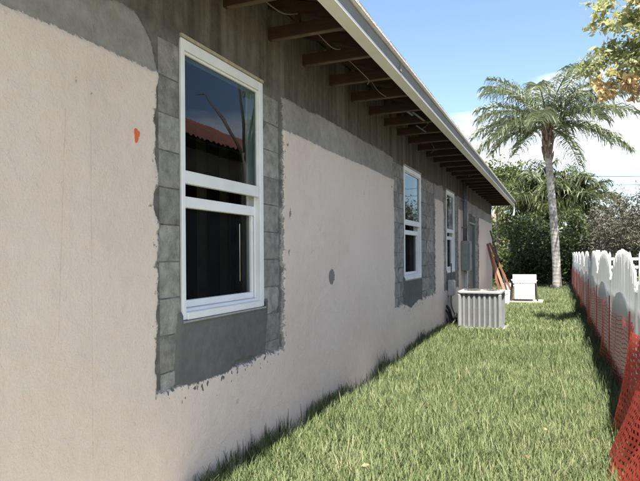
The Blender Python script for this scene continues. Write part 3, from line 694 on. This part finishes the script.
for k in range(25): q = 1-2*k/24; ol.append(((PW/2-0.06)*q, 0.34+0.68*math.sqrt(max(0, 1-abs(q)**2.0))))
inf.prism(ol, 'x', -0.006, 0.006); infm = inf.mesh('arched_infill'); infm.materials.append(M['fence_infill'])
rl = MB(); rl.box(-0.02,0.02,-PW/2+0.047,PW/2-0.047,0.16,0.24); rl.box(-0.02,0.02,-PW/2+0.047,PW/2-0.047,0.86,0.94); rlm = rl.mesh('rail'); rlm.materials.append(M['fence'])
def part_copy(name, me, parent, loc):
    o = bpy.data.objects.new(name, me); col.objects.link(o); o.parent = parent; o.location = loc; return o
Y0F = 6.5
for pnl in range(-1, 9):
    yc_ = Y0F + PW*pnl - 4.0
    part_copy('post', pmesh, fence, (0.03, yc_-PW/2, 0))
    part_copy('rail', rlm, fence, (0.032, yc_, 0)); part_copy('arched_infill', infm, fence, (-0.0185, yc_, 0))
    for k in range(npk):
        o = part_copy('picket', hs[k], fence, (0.0 + random.uniform(-.001, .001), yc_ - PW/2 + 0.05 + (PW-0.1)*(k+0.5)/npk, random.uniform(-.006, .006))); o.rotation_euler = (random.uniform(-.008,.008),0,0)
part_copy('post', pmesh, fence, (0.03, Y0F+PW*9-PW/2-4.0, 0))

# white rail fence across the neighbour's yard
rf = tag(empty('rail_fence', (0,0,0)), 'distant white rail fence with thin pickets beyond the arched fence', 'fence')
ya_ = 17.2
for zz in (0.55, 1.0, 1.22): mb = MB(); mb.box(3.0, 8.4, ya_-0.02, ya_+0.02, zz, zz+0.07); mb.build('rail', M['fence'], rf)
x = 3.05; k = 0
tp_ = MB(); tp_.prism([(-0.03,0.05),(0.03,0.05),(0.03,1.38),(0,1.46),(-0.03,1.38)], 'y', -0.045, -0.022); tpm = tp_.mesh('picket'); tpm.materials.append(M['fence'])
while x < 8.4:
    part_copy('picket', tpm, rf, (x, ya_, 0)); x += 0.24
for x in (3.0, 4.8, 6.6, 8.4): mb = MB(); mb.box(x-0.05, x+0.05, ya_+0.022, ya_+0.12, 0, 1.5); mb.build('post', M['fence'], rf)

# ------------------------------------------------------------------ orange safety net on stakes
def net_mesh(y0, y1, surf, cell_s, nt_, w):
    ns = int((y1-y0)/cell_s); S, T = np.meshgrid(np.linspace(y0, y1, ns+1), np.linspace(0, 1, nt_+1), indexing='ij')
    def strip(Sa, Ta, Sb, Tb, Sc, Tc, Sd, Td):
        return np.stack([surf(a.ravel(), b_.ravel()) for a, b_ in ((Sa,Ta),(Sb,Tb),(Sc,Tc),(Sd,Td))], 1)
    ws, wt = w/2, w/2/0.9
    wig = lambda s, t_, k: 0.010*np.sin(s*9+t_*21+k)
    S = S + wig(S, T, 1.0); T2 = T.copy(); T2[:, 1:-1] = T[:, 1:-1] + 0.006*np.sin(S[:, 1:-1]*37)
    # horizontal strands: two segments per cell so they curve
    a0, a1 = S[:-1], S[1:]; t0, t1 = T2[:-1], T2[1:]
    Q = [strip(a0, t0-wt, a1, t1-wt, a1, t1+wt, a0, t0+wt)]
    b0, b1 = S[:, :-1], S[:, 1:]; u0, u1 = T2[:, :-1], T2[:, 1:]
    Q.append(strip(b0-ws, u0+wt, b0+ws, u0+wt, b1+ws, u1-wt, b1-ws, u1-wt))
    V = np.concatenate(Q).reshape(-1, 3); F = np.arange(len(V)).reshape(-1, 4)
    return mesh_np('netting', V, F)
stakes_y = [3.9, 5.6, 7.6, 9.9, 12.2, 14.6, 17.0, 19.5, 22.5]
def ztop(s):
    out = np.zeros_like(s)
    for a_, b_ in zip([2.0]+stakes_y, stakes_y+[26.0]):
        mk = (s >= a_) & (s < b_+1e-6); q = (s-a_)/(b_-a_); out = np.where(mk, 0.88 - 0.34*q*(1-q), out)
    return np.where(out == 0, 0.88, out)
def surf1(s, t_):
    t_ = np.clip(t_, 0, 1)
    z = 0.015 + (ztop(s)-0.015)*t_
    fl = np.clip((5.2-s)/2.0, 0, 1)
    x = CAMX + 0.545 - 0.04*np.sin(s*1.9)*(1-t_) - 0.03*np.sin(s*4.1+t_*3)*(1-t_) - 0.22*fl**1.2*(1-t_)**1.6 + 0.012*np.sin(s*11+t_*6)
    return np.stack([x, s, z], 1)
def surf2(s, t_):
    t_ = np.clip(t_, 0, 1)
    z = 0.02 + (0.87+0.03*np.sin(s*3)-0.02)*t_
    x = CAMX + 0.50 - 0.24*(1-t_)**1.4*np.clip((5.4-s)/1.6, 0, 1) + 0.022*np.sin(s*9+t_*3) + 0.010*np.sin(s*21+t_*7)
    return np.stack([x, s + 0.03*np.sin(t_*9), z], 1)
net = tag(empty('safety_net', (CAMX+0.5, 3.4, 0)), 'orange plastic safety net sagging along the white picket fence', 'safety net')
def netpart(me, mat):
    o = link('netting', me, mat, None); o.parent = net; o.matrix_parent_inverse = Matrix.Translation((-CAMX-0.5, -3.4, 0)); return o
netpart(net_mesh(3.0, 24.0, surf1, 0.050, 20, 0.010), M['net'])
netpart(net_mesh(3.0, 4.85, surf2, 0.042, 20, 0.024), M['net'])
for s_ in stakes_y:
    o = MB().tube([(CAMX+0.575, s_, -0.1), (CAMX+0.575+random.uniform(-.01,.02), s_, 0.91)], 0.008, 6).build('stake', M['stake']); o.parent = net; o.matrix_parent_inverse = Matrix.Translation((-CAMX-0.5, -3.4, 0))

# ------------------------------------------------------------------ grass
def blades(n, xr, yr, hfun, wid, name, mat, lean_=0.5, dens=None, zfun=None):
    x = rng.uniform(*xr, n); y = rng.uniform(*yr, n)
    if dens is not None:
        k = rng.random(n) < dens(x, y); x, y = x[k], y[k]; n = len(x)
    h = hfun(x, y)*rng.uniform(0.55, 1.25, n); a = rng.uniform(0, 2*np.pi, n); ln = rng.uniform(0.15, 1.0, n)*lean_*h; w = wid*rng.uniform(0.7, 1.4, n)
    dx, dy = np.cos(a), np.sin(a); px, py = -dy, dx
    a2 = a + rng.normal(0, 0.5, n); d2x, d2y = np.cos(a2), np.sin(a2)
    z0 = np.zeros(n)
    def pt(fx, fz, side, f2=0): return np.stack([x+dx*ln*fx+d2x*ln*f2+px*w*side, y+dy*ln*fx+d2y*ln*f2+py*w*side, z0+h*fz], 1)
    V = np.stack([pt(0,0,-.5), pt(0,0,.5), pt(.30,.55,.5), pt(.30,.55,-.5), pt(.75,.95,.12,.25), pt(.75,.95,-.12,.25)], 1).reshape(-1, 3)
    b0 = np.arange(n)*6
    F = np.concatenate([np.stack([b0,b0+1,b0+2,b0+3],1), np.stack([b0+3,b0+2,b0+4,b0+5],1)])
    r_ = np.clip(rng.normal(0.5, 0.21, n) + 0.16*fbm(x, y, 1.6, 4, 71), 0, 1)
    me = mesh_np(name, V, F, {'rnd': ('FACE', np.concatenate([r_, r_]))})
    return link(name, me, mat)
gm = leaf_mat('grass_blades', [(0.0, (0.036,0.058,0.021)), (0.30, (0.10,0.142,0.054)), (0.56, (0.168,0.205,0.09)), (0.82, (0.25,0.258,0.138)), (1.0, (0.37,0.335,0.22))], 0.38, 0.6, 0.2)
hf = lambda x, y: 0.112 + 0.05*np.clip((x-2.0)/0.5, 0, 1) + 0.028*fbm(x, y, 1.1, 3, 81) + 0.05*np.clip((0.3-x)/0.3, 0, 1)
bald = lambda x, y: ((y-5.75)/0.55)**2 + (x/(0.24+0.06*np.sin(y*23)))**2 < 1
bare = lambda x, y: np.where(bald(x, y), 0.08, 1.0)*np.clip(1.15 - 1.1*np.clip((0.35-x)/0.3, 0, 1)*(fbm(x*0+3, y, 1.1, 3, 91) > 0.12), 0, 1)
tag(blades(170000, (0.01, 2.95), (2.6, 9.0), hf, 0.0054, 'lawn_grass', gm, 0.75, bare), 'pale green lawn grass between the house and the fence', 'grass', kind='stuff')
tag(blades(100000, (0.01, 3.2), (9.0, 24.0), lambda x, y: hf(x, y)*1.05, 0.010, 'lawn_grass', gm, 0.75, lambda x, y: ~((x > AX0-.06) & (x < AX1+.06) & (y > AY0-.06) & (y < AY1+.06)) & ~((abs(x-CH[0]) < .5) & (abs(y-CH[1]-.04) < .46))), 'lawn grass at the far end past the air conditioner', 'grass', kind='stuff')
tag(blades(60000, (-14, 16), (19.4, 48.0), lambda x, y: 0.12+0*x, 0.03, 'lawn_grass', gm, 0.75, lambda x, y: ~((x < 3.2) & (y < 24)) | ((x < 0) & (y > 19.6))), 'rough grass under the trees behind the house', 'grass', kind='stuff')
tag(blades(30000, (2.7, 6.9), (4.0, 24.0), lambda x, y: 0.11+0*x, 0.014, 'lawn_grass', gm, 0.75), 'grass of the next yard behind the picket fence', 'grass', kind='stuff')
tag(blades(5000, (0.03, 2.5), (2.8, 10.0), lambda x, y: 0.19+0.05*fbm(x, y, 2, 2, 5), 0.006, 'tall_grass', gm, 0.45), 'longer pale blades standing above the lawn', 'grass', kind='stuff')
nl_ = 26; fx = rng.uniform(0.15, 2.45, nl_); fy = 3.0+11*rng.random(nl_)**1.5; fa = rng.uniform(0, 6.28, nl_); fs = rng.uniform(0.016, 0.034, nl_)
fz = 0.075 + 0.05*rng.random(nl_); tl = rng.normal(0, 0.35, (nl_, 2))
cc = np.stack([fx, fy, fz], 1); a1_ = np.stack([np.cos(fa), np.sin(fa), tl[:, 0]], 1)*fs[:, None]; a2_ = np.stack([-np.sin(fa), np.cos(fa), tl[:, 1]], 1)*fs[:, None]*0.5
fv = np.stack([cc-a1_, cc+a2_+np.array([0,0,.004]), cc+a1_, cc-a2_+np.array([0,0,.004])], 1).reshape(-1, 3)
tag(link('fallen_leaves', mesh_np('fallen_leaves', fv, np.arange(4*nl_).reshape(-1, 4), {'rnd': ('FACE', rng.random(nl_))}), leaf_mat('dry_leaf', [(0.0, (0.12,0.07,0.035)), (0.6, (0.26,0.17,0.08)), (1.0, (0.40,0.32,0.18))], 0.2)), 'small dry leaves scattered on the lawn', 'leaves', kind='stuff')
wm = leaf_mat('weed_blades', [(0.0, (0.025,0.04,0.016)), (0.5, (0.05,0.075,0.03)), (1.0, (0.12,0.13,0.07))], 0.25)
def wb(x, y): return 0.20 + 0.10*fbm(x, y, 2.0, 2, 17)
tag(blades(1300, (0.012, 0.07), (2.4, 10.4), wb, 0.007, 'wall_weeds', wm, 0.22, lambda x, y: np.where(bald(x, y), 0.1, 1.0)*((fbm(y*0+2, y, 2.6, 3, 19) > 0.08)*0.9 + 0.05)), 'dark weedy grass tufts along the foot of the wall', 'weeds', kind='stuff')
tag(blades(6000, (2.30, 2.56), (3.2, 24), lambda x, y: 0.24+0*x, 0.008, 'fence_weeds', wm, 0.5), 'tall dark grass along the foot of the orange net', 'weeds', kind='stuff')

# ------------------------------------------------------------------ foliage
def leaf_cloud(blobs, n, size, droop=0.0, aspect=0.45, shell=0.55, jitter=0.18, name='crown'):
    B = np.array(blobs, float); vol = (B[:,3]*B[:,4]*B[:,5])**(2/3); pick = rng.choice(len(B), n, p=vol/vol.sum())
    d = rng.normal(size=(n, 3)); d /= np.linalg.norm(d, axis=1)[:, None]
    rr = shell + (1-shell)*rng.random(n)**0.6; rr *= 1+jitter*rng.normal(size=n)
    C = B[pick, :3] + d*rr[:, None]*B[pick, 3:6]
    ax = rng.normal(size=(n, 3)) + d*0.8; ax[:, 2] -= droop; ax /= np.linalg.norm(ax, axis=1)[:, None]
    sd_ = np.cross(ax, rng.normal(size=(n, 3))); sd_ /= np.linalg.norm(sd_, axis=1)[:, None]
    L = size*(0.5+1.3*rng.random(n)**1.8)[:, None]; Wd = L*aspect
    nr_ = np.cross(ax, sd_)
    V = np.stack([C-ax*L*.5, C+sd_*Wd*.5+nr_*L*.06, C+ax*L*.5-nr_*L*.1, C-sd_*Wd*.5+nr_*L*.06], 1).reshape(-1, 3)
    V[:, 2] = np.maximum(V[:, 2], 0.02)
    F = np.arange(4*n).reshape(-1, 4)
    r_ = np.clip(rng.normal(0.5, 0.2, n) + 0.15*rng.normal(size=len(B))[pick], 0, 1)
    return mesh_np(name, V, F, {'rnd': ('FACE', r_)})
def rand_blobs(c, r, k, br, seed, flat=1.0):
    q = random.Random(seed); out = []
    for _ in range(k):
        while True:
            p = Vector((q.uniform(-1,1), q.uniform(-1,1), q.uniform(-1,1)))
            if p.length < 1: break
        s_ = br*q.uniform(0.65, 1.3)
        out.append((c[0]+p.x*r[0], c[1]+p.y*r[1], max(s_*0.8, c[2]+p.z*r[2]), s_, s_, s_*flat))
    return out
LM = {
 'dark': leaf_mat('leaf_dark', [(0.0, (0.022,0.036,0.014)), (0.5, (0.052,0.075,0.027)), (1.0, (0.11,0.135,0.05))], 0.25),
 'mid': leaf_mat('leaf_mid', [(0.0, (0.035,0.055,0.018)), (0.5, (0.075,0.105,0.035)), (1.0, (0.15,0.17,0.065))], 0.32),
 'grey': leaf_mat('leaf_grey', [(0.0, (0.06,0.06,0.042)), (0.5, (0.105,0.102,0.074)), (1.0, (0.16,0.15,0.115))], 0.25),
 'palm': leaf_mat('leaf_palm', [(0.0, (0.048,0.070,0.034)), (0.5, (0.10,0.128,0.064)), (1.0, (0.20,0.215,0.125))], 0.30, 0.4, 0.5),
 'palm2': leaf_mat('leaf_palm_lush', [(0.0, (0.035,0.050,0.018)), (0.5, (0.078,0.096,0.036)), (1.0, (0.15,0.16,0.068))], 0.30, 0.45, 0.4),
 'over': leaf_mat('leaf_yellowing', [(0.0, (0.13,0.16,0.07)), (0.45, (0.25,0.28,0.13)), (0.75, (0.36,0.36,0.16)), (1.0, (0.48,0.36,0.16))], 0.55),
 'orange': leaf_mat('leaf_orange', [(0.0, (0.34,0.30,0.14)), (0.5, (0.52,0.36,0.17)), (1.0, (0.60,0.42,0.24))], 0.45),
}
def bush(name, blobs, n, size, mat, label, cat, stem_at, stem_h=1.2, group=None, **kw):
    base = Vector((stem_at[0], stem_at[1], 0)); e_ = tag(empty(name, base), label, cat, group)
    B = [(b_[0]-base.x, b_[1]-base.y, *b_[2:]) for b_ in blobs]
    link('crown', leaf_cloud(B, n, size, **kw), LM[mat], e_)
    mb = MB(); mb.tube([(0,0,-0.05),(0.05,0.03,stem_h*0.5),(0.02,0.1,stem_h)], [0.11,0.08,0.06], 8)
    tr = mb.build('trunk', M['bark'], e_, smooth=True)
    mb = MB()
    for b_ in random.Random(len(B)).sample(B, min(9, len(B))): mb.tube([(0.02,0.1,stem_h*0.85), ((b_[0])*0.5, b_[1]*0.5+0.05, (stem_h+b_[2])*0.5), b_[:3]], [0.05,0.035,0.015], 5)
    mb.build('limbs', M['bark'], e_, smooth=True)
    return e_
def P2(u, v, depth): p = at(u, v, depth); return (p.x, p.y, p.z)
# big dark shrub behind the palm
c = P2(549, 235, 24.5)
bush('evergreen_shrub', rand_blobs((c[0], c[1], 1.75), (1.75,1.5,1.7), 34, 0.62, 1), 15000, 0.13, 'dark', 'dense dark evergreen shrub behind the palm trunk', 'shrub', c[:2], 1.4)
c = P2(526, 250, 25.5)
bush('evergreen_shrub', rand_blobs((c[0], c[1], 1.5), (1.1,1.1,1.35), 20, 0.5, 2), 9000, 0.12, 'dark', 'dark leafy shrub left of the palm by the house corner', 'shrub', c[:2], 1.1)
c = P2(580, 225, 27)
bush('evergreen_shrub', rand_blobs((c[0], c[1], 1.7), (1.2,1.2,1.7), 24, 0.58, 3), 10000, 0.13, 'dark', 'dark evergreen shrub right of the palm, over the fence end', 'shrub', c[:2], 1.3)
# lighter low plants at the corner
c = P2(505, 262, 27)
bush('broadleaf_shrub', rand_blobs((c[0], c[1], 0.85), (0.8,0.6,0.55), 14, 0.36, 4), 3800, 0.17, 'mid', 'pale green broadleaf shrub between the planks and the dark shrub', 'shrub', c[:2], 0.7)
# trees behind the roof line
c = P2(497, 172, 33)
bush('leafy_tree', rand_blobs((c[0], c[1], 5.3), (1.7,1.6,1.3), 26, 0.62, 5), 9000, 0.16, 'mid', 'leafy tree whose crown shows above the far roof corner', 'tree', c[:2], 4.2)
c = P2(529, 210, 30)
bush('leafy_tree', rand_blobs((c[0], c[1], 3.6), (1.3,1.2,1.5), 26, 0.6, 6), 9000, 0.15, 'mid', 'mid green tree between the roof corner and the palm trunk', 'tree', c[:2], 2.6)
# grey bare-looking shrub right
for (u, v, dp, zc_, rr, sd_, lb) in ((624, 225, 22, 2.2, (1.0,1.2,1.75), 8, 'greyish twiggy shrub beyond the arched fence at the right edge'), (602, 232, 25, 2.0, (0.8,1.0,1.6), 9, 'greyish twiggy shrub between the dark shrub and the right edge'), (655, 222, 21, 2.2, (1.2,1.2,1.75), 10, 'greyish twiggy shrub cut off by the right edge')):
    c = P2(u, v, dp); bush('twiggy_shrub', rand_blobs((c[0], c[1], zc_), rr, 30, 0.5, sd_), 8500, 0.11, 'grey', lb, 'shrub', c[:2], 1.3, aspect=0.3, shell=0.2)
for (u, dp, zc_, rr, sd_, lb) in ((470, 46, 2.4, (4,2.5,2.2), 21, 'far hedge tree behind the house end'), (560, 44, 2.2, (5,2.5,2.0), 22, 'far hedge tree behind the palm'), (640, 42, 2.0, (4.5,2.5,2.2), 23, 'far hedge tree behind the grey shrubs')):
    c = P2(u, 240, dp); bush('hedge_tree', rand_blobs((c[0], c[1], zc_), rr, 40, 1.0, sd_), 9000, 0.26, 'dark', lb, 'tree', c[:2], 1.6)

# palms
def palm(name, base, trunk_h, r0, r1, nf, flen, mat, label, lean_=(0,0), leaflet=0.55, nl=46, boots=True, seed=1, el_rng=(-25, 80), lw=0.035, bd=1.0):
    q = random.Random(seed); e_ = tag(empty(name, base), label, 'palm tree')
    top = Vector((lean_[0], lean_[1], trunk_h)); bh = boots if boots else 0.3
    mb = MB(); pts = []; rad = []
    for k in range(15):
        s_ = k/14; pts.append((lean_[0]*s_**1.6, lean_[1]*s_**1.6, -0.1+(trunk_h+0.1)*s_)); rad.append(r0*(1.25 if k == 0 else 1.08 if k == 1 else 1)*(1-s_)+r1*s_)
    mb.tube(pts, rad, 16); tr = mb.build('trunk', M['palm_trunk'], e_, smooth=True)
    if boots:
        mb = MB()
        for k in range(26):
            a = k*2.4; z = trunk_h-0.30+bh*k/26; rr = r1*1.05
            d = Vector((math.cos(a), math.sin(a), 0)); p0 = top + Vector((0,0,z-trunk_h)) + d*rr*0.8
            mb.tube([p0, p0+d*0.07+Vector((0,0,0.18)), p0+d*0.11+Vector((0,0,0.36))], [0.07,0.05,0.02], 6)
        mb.tube([top-Vector((0,0,0.02)), top+Vector((0,0,bh))], [r1*1.1, r1*0.75], 12)
        mb.build('leaf_boots', pmat('palm_boots', (0.20,0.15,0.12), (0.10,0.07,0.055), 0.9, 9, 0.5, 30) if 'palm_boots' not in bpy.data.materials else bpy.data.materials['palm_boots'], tr)
    for f in range(nf):
        az = f*2.39996 + q.uniform(-.25, .25); s_ = f/(nf-1); el = R(el_rng[0] + (el_rng[1]-el_rng[0])*s_ + q.uniform(-8, 8))
        L = flen*q.uniform(0.85, 1.1)*(0.82 if el > R(60) else 1)
        p = top + Vector((0,0,bh*0.72+0.35*s_)); d = Vector((math.cos(az)*math.cos(el), math.sin(az)*math.cos(el), math.sin(el)))
        nseg = 16; path = [p.copy()]; dirs = [d.copy()]; bend = bd*q.uniform(0.85, 1.25)
        for k in range(nseg):
            d = (d + Vector((0,0,-1))*(0.025+0.10*(k/nseg)**1.3)*bend).normalized(); p = p + d*(L/nseg); path.append(p.copy()); dirs.append(d.copy())
        mb = MB(); mb.tube(path, [0.030*(1-k/(nseg+1))+0.004 for k in range(nseg+1)], 5); nst = len(mb.f)
        for k in range(nl):
            t_ = 0.14+0.86*(k+q.random()*0.6)/nl; i = min(int(t_*nseg), nseg-1); fr_ = t_*nseg-i
            c_ = path[i].lerp(path[i+1], fr_); dd = dirs[i]
            sd2 = dd.cross(Vector((0,0,1))); 
            if sd2.length < .05: sd2 = Vector((1,0,0))
            sd2.normalize(); upv = sd2.cross(dd)
            ll = leaflet*(0.45+0.75*math.sin(math.pi*min(1, t_*0.80+0.12)))*q.uniform(0.8, 1.15)
            for s2 in (-1, 1):
                v0 = (sd2*s2*q.uniform(.6,1) + dd*q.uniform(.35,.75) + upv*q.uniform(-.45, .55)).normalized()
                p1 = c_ + v0*ll*0.45; v1 = (v0 + Vector((0,0,-1))*q.uniform(0.7, 1.5)).normalized(); p2 = p1 + v1*ll*0.40
                v2 = (v1 + Vector((0,0,-1))*q.uniform(0.5, 1.0)).normalized(); p3 = p2 + v2*ll*0.30
                wv = v0.cross(dd); 
                if wv.length < .05: wv = upv
                wv = (wv.normalized()+dd*q.uniform(-.6,.6)).normalized()*lw
                n0 = len(mb.v)
                mb.v += [tuple(c_-wv*.4), tuple(c_+wv*.4), tuple(p1+wv*.5), tuple(p1-wv*.5), tuple(p2+wv*.42), tuple(p2-wv*.42), tuple(p3+wv*.08), tuple(p3-wv*.08)]
                mb.f += [(n0,n0+1,n0+2,n0+3), (n0+3,n0+2,n0+4,n0+5), (n0+5,n0+4,n0+6,n0+7)]
        me = bpy.data.meshes.new('frond'); me.from_pydata(mb.v, [], mb.f)
        r_ = np.full(len(mb.f), 0.75, np.float32); kk = len(mb.f)-nst
        r_[nst:] = np.repeat(np.clip(np.array([q.gauss(0.5, 0.2) for _ in range(kk//3)]) + (0.2 if s_ < .2 else 0), 0, 1), 3)
        a_ = me.attributes.new('rnd', 'FLOAT', 'FACE'); a_.data.foreach_set('value', r_); me.update()
        link('frond', me, LM[mat], e_)
    return e_
pb = at(557, 290, 21.0); 
palm('queen_palm', (pb.x, pb.y, 0), 5.2, 0.155, 0.12, 27, 3.2, 'palm', 'tall queen palm with ringed grey trunk at the end of the lawn', (-0.30, 0.0), 0.62, 88, 1.35, 3, (0, 54), 0.034, 0.90)
pb = at(573, 262, 27.5)
palm('feather_palm', (pb.x, pb.y, 0), 3.1, 0.16, 0.13, 28, 2.15, 'palm2', 'bushy feather palm behind the tall palm, right of its trunk', (-0.1, 0.1), 0.75, 50, 0.6, 8, (12, 84), 0.05, 1.15)
pb = at(536, 262, 28.5)
palm('feather_palm', (pb.x, pb.y, 0), 3.4, 0.15, 0.12, 22, 2.5, 'palm2', 'smaller feather palm behind the tall palm, left of its trunk', (0.1, 0.1), 0.7, 46, 0.6, 12, (12, 84), 0.05, 1.15)

# overhanging tree of the next yard (upper right)
TB = Vector((5.2, 12.3, 0)); ot = tag(empty('overhanging_tree', TB), 'neighbour tree with yellowing and orange leaves hanging in at top right', 'tree')
def rel(u, v, d): return at(u, v, d*0.78) - TB
tips = [rel(600, 62, 12.6), rel(628, 88, 12.2), rel(596, 88, 12.9), rel(612, 12, 12.5), rel(640, 30, 12.0), rel(650, 70, 11.6), rel(640, 60, 12.4), rel(660, 10, 11.4), Vector((0.6,0.4,7.0)), Vector((2.2,1.0,6.0)), Vector((1.5,2.8,6.2)), Vector((-0.2,2.0,6.6))]
mb = MB(); mb.tube([(0,0,-.1),(0.05,0.0,1.4),(-0.05,0.05,3.0),(0,0,4.0)], [0.15,0.11,0.10,0.09], 10); mb.build('trunk', M['bark'], ot, smooth=True)
mb = MB()
for tpv in tips: mb.tube([(0,0,3.8), (tpv.x*0.4, tpv.y*0.4, 3.9+(tpv.z-3.9)*0.55), (tpv.x*0.75, tpv.y*0.75, 4.0+(tpv.z-4.0)*0.95), tuple(tpv)], [0.05,0.032,0.02,0.008], 6)
mb.build('limbs', M['bark'], ot, smooth=True)
ob = []
q = random.Random(4)
def spray(u, v, d, su, sv, k, br):
    for _ in range(k):
        p = rel(u+q.gauss(0, su), v+q.gauss(0, sv), d+q.uniform(-.5, .5)); ob.append((p.x, p.y, p.z, br*q.uniform(.6,1.3), br*q.uniform(.6,1.3), br*q.uniform(.5,.9)))
spray(628, 20, 12.2, 9, 7, 12, 0.16); spray(606, 22, 12.6, 7, 5, 7, 0.13); spray(594, 27, 12.8, 3, 3, 3, 0.09)
spray(612, 58, 12.5, 12, 6, 14, 0.16); spray(592, 66, 12.8, 5, 4, 8, 0.13); spray(600, 10, 12.6, 6, 5, 6, 0.12); spray(584, 70, 12.8, 3, 3, 3, 0.08); spray(634, 55, 12.2, 7, 10, 12, 0.18); spray(625, 72, 12.3, 9, 5, 8, 0.15)
spray(652, 30, 12.0, 10, 20, 14, 0.20); spray(648, 5, 11.9, 9, 12, 12, 0.2)
for tpv in tips[10:]:
    for _ in range(6): ob.append((tpv.x+q.gauss(0,.8), tpv.y+q.gauss(0,.8), tpv.z+q.gauss(0,.45), 0.3, 0.3, .2))
link('crown', leaf_cloud(ob, 5200, 0.10, droop=0.7, aspect=0.42, shell=0.1), LM['over'], ot)
ob = []
spray(604, 92, 12.6, 6, 5, 9, 0.12); spray(600, 82, 12.7, 5, 4, 5, 0.1); spray(634, 80, 12.2, 5, 8, 10, 0.15); spray(632, 96, 12.2, 4, 4, 4, 0.10)
link('orange_foliage', leaf_cloud(ob, 900, 0.09, droop=1.0, aspect=0.42, shell=0.1), LM['orange'], ot)

# ------------------------------------------------------------------ far house, neighbour house, power line
c = at(499, 240, 47); ph_ = tag(empty('salmon_house', (c.x-1.5, c.y, 0)), 'far salmon pink house glimpsed past the house corner', 'house')
mb = MB(); mb.box(-5, 4.2, 0, 8, 0, 4.0); mb.build('wall', M['pink_wall'], ph_)
mb = MB(); mb.prism([(-5.6,4.0),(4.8,4.0),(-0.4,5.2)], 'y', -0.6, 8.6); mb.build('roof', M['pink_slab'], ph_)
for x0 in (-3, 0.2, 2.6): 
    mb = MB(); mb.box(x0, x0+0.9, -0.03, 0.02, 1.8, 3.0); w_ = mb.build('window', M['win_dark'], ph_)
    mb = MB(); mb.box(x0-0.08, x0+0.98, -0.05, -0.031, 3.0, 3.1); mb.box(x0-0.08, x0+0.98, -0.05, -0.031, 1.7, 1.8); mb.build('frame', M['white_pl'], w_)

nh = tag(empty('neighbour_house', (7.2, 0, 0)), 'neighbour house with red clay tile roof, reflected in the nearest window', 'house')
mb = MB(); mb.box(0, 3, 5.0, 21.0, 0, 4.4); mb.build('wall', M['cream'], nh)
nx = 160; V = []; F = []
def roofz(k, y): return 0
prof = [(-0.7, 4.45), (1.5, 5.68), (3.7, 4.45)]
nyr = 420; yy = np.linspace(4.4, 21.6, nyr); wv = 0.07*np.abs(np.sin(yy*math.pi/0.24))
for (px, pz) in prof:
    for a_, b_ in zip(yy, wv): V.append((px, a_, pz+b_))
for r_ in range(2):
    for k in range(nyr-1): F.append((r_*nyr+k, r_*nyr+k+1, (r_+1)*nyr+k+1, (r_+1)*nyr+k))
me = mesh_np('roof', np.array(V), np.array(F)); link('roof', me, M['tile'], nh)
mb = MB(); mb.box(-0.68, 3.68, 4.42, 21.58, 4.38, 4.445); mb.build('soffit', M['sheathing'], nh)
for y0 in (7.0, 10.4, 13.6, 16.8):
    mb = MB(); mb.box(-0.03, 0.02, y0, y0+0.9, 2.1, 3.5); w_ = mb.build('window', M['white_pl'], nh)
    mb = MB(); mb.box(-0.045, -0.031, y0+0.06, y0+0.84, 2.16, 3.44); mb.build('pane', M['win_dark'] if y0 != 10.4 else M['white_pl'], w_)
for k, (x_, y_) in enumerate(((5.9, 12.6), (6.1, 16.6), (5.9, 8.8))):
    bush('side_shrub', rand_blobs((x_, y_, 1.5), (0.5,0.9,1.2), 14, 0.45, 60+k), 3500, 0.14, 'mid', ('leafy shrub by the middle of the neighbour house wall', 'leafy shrub by the far end of the neighbour house wall', 'leafy shrub by the near end of the neighbour house wall')[k], 'shrub', (x_, y_), 1.0)

pl = tag(empty('power_line', (0,0,0)), 'two thin overhead power lines crossing the sky at right', 'power line')
a0, a1 = at(470, 172, 62), at(760, 176, 52)
for dz, dr_ in ((0, 0), (-0.85, 0.25)):
    pts = [a0.lerp(a1, k/20) + Vector((0, 0, dz - 0.9*(1-(2*k/20-1)**2)+0.6)) for k in range(21)]
    MB().tube(pts, 0.028, 5).build('cable', M['black'], pl)
for p_ in (a0, a1):
    MB().tube([(p_.x, p_.y, -0.2), (p_.x, p_.y, p_.z+1.4)], [0.16, 0.12], 10).build('pole', M['bark'], pl)
    MB().box(p_.x-0.9, p_.x+0.9, p_.y-0.30, p_.y-0.165, p_.z+0.55, p_.z+0.67).build('cross_arm', M['bark'], pl)
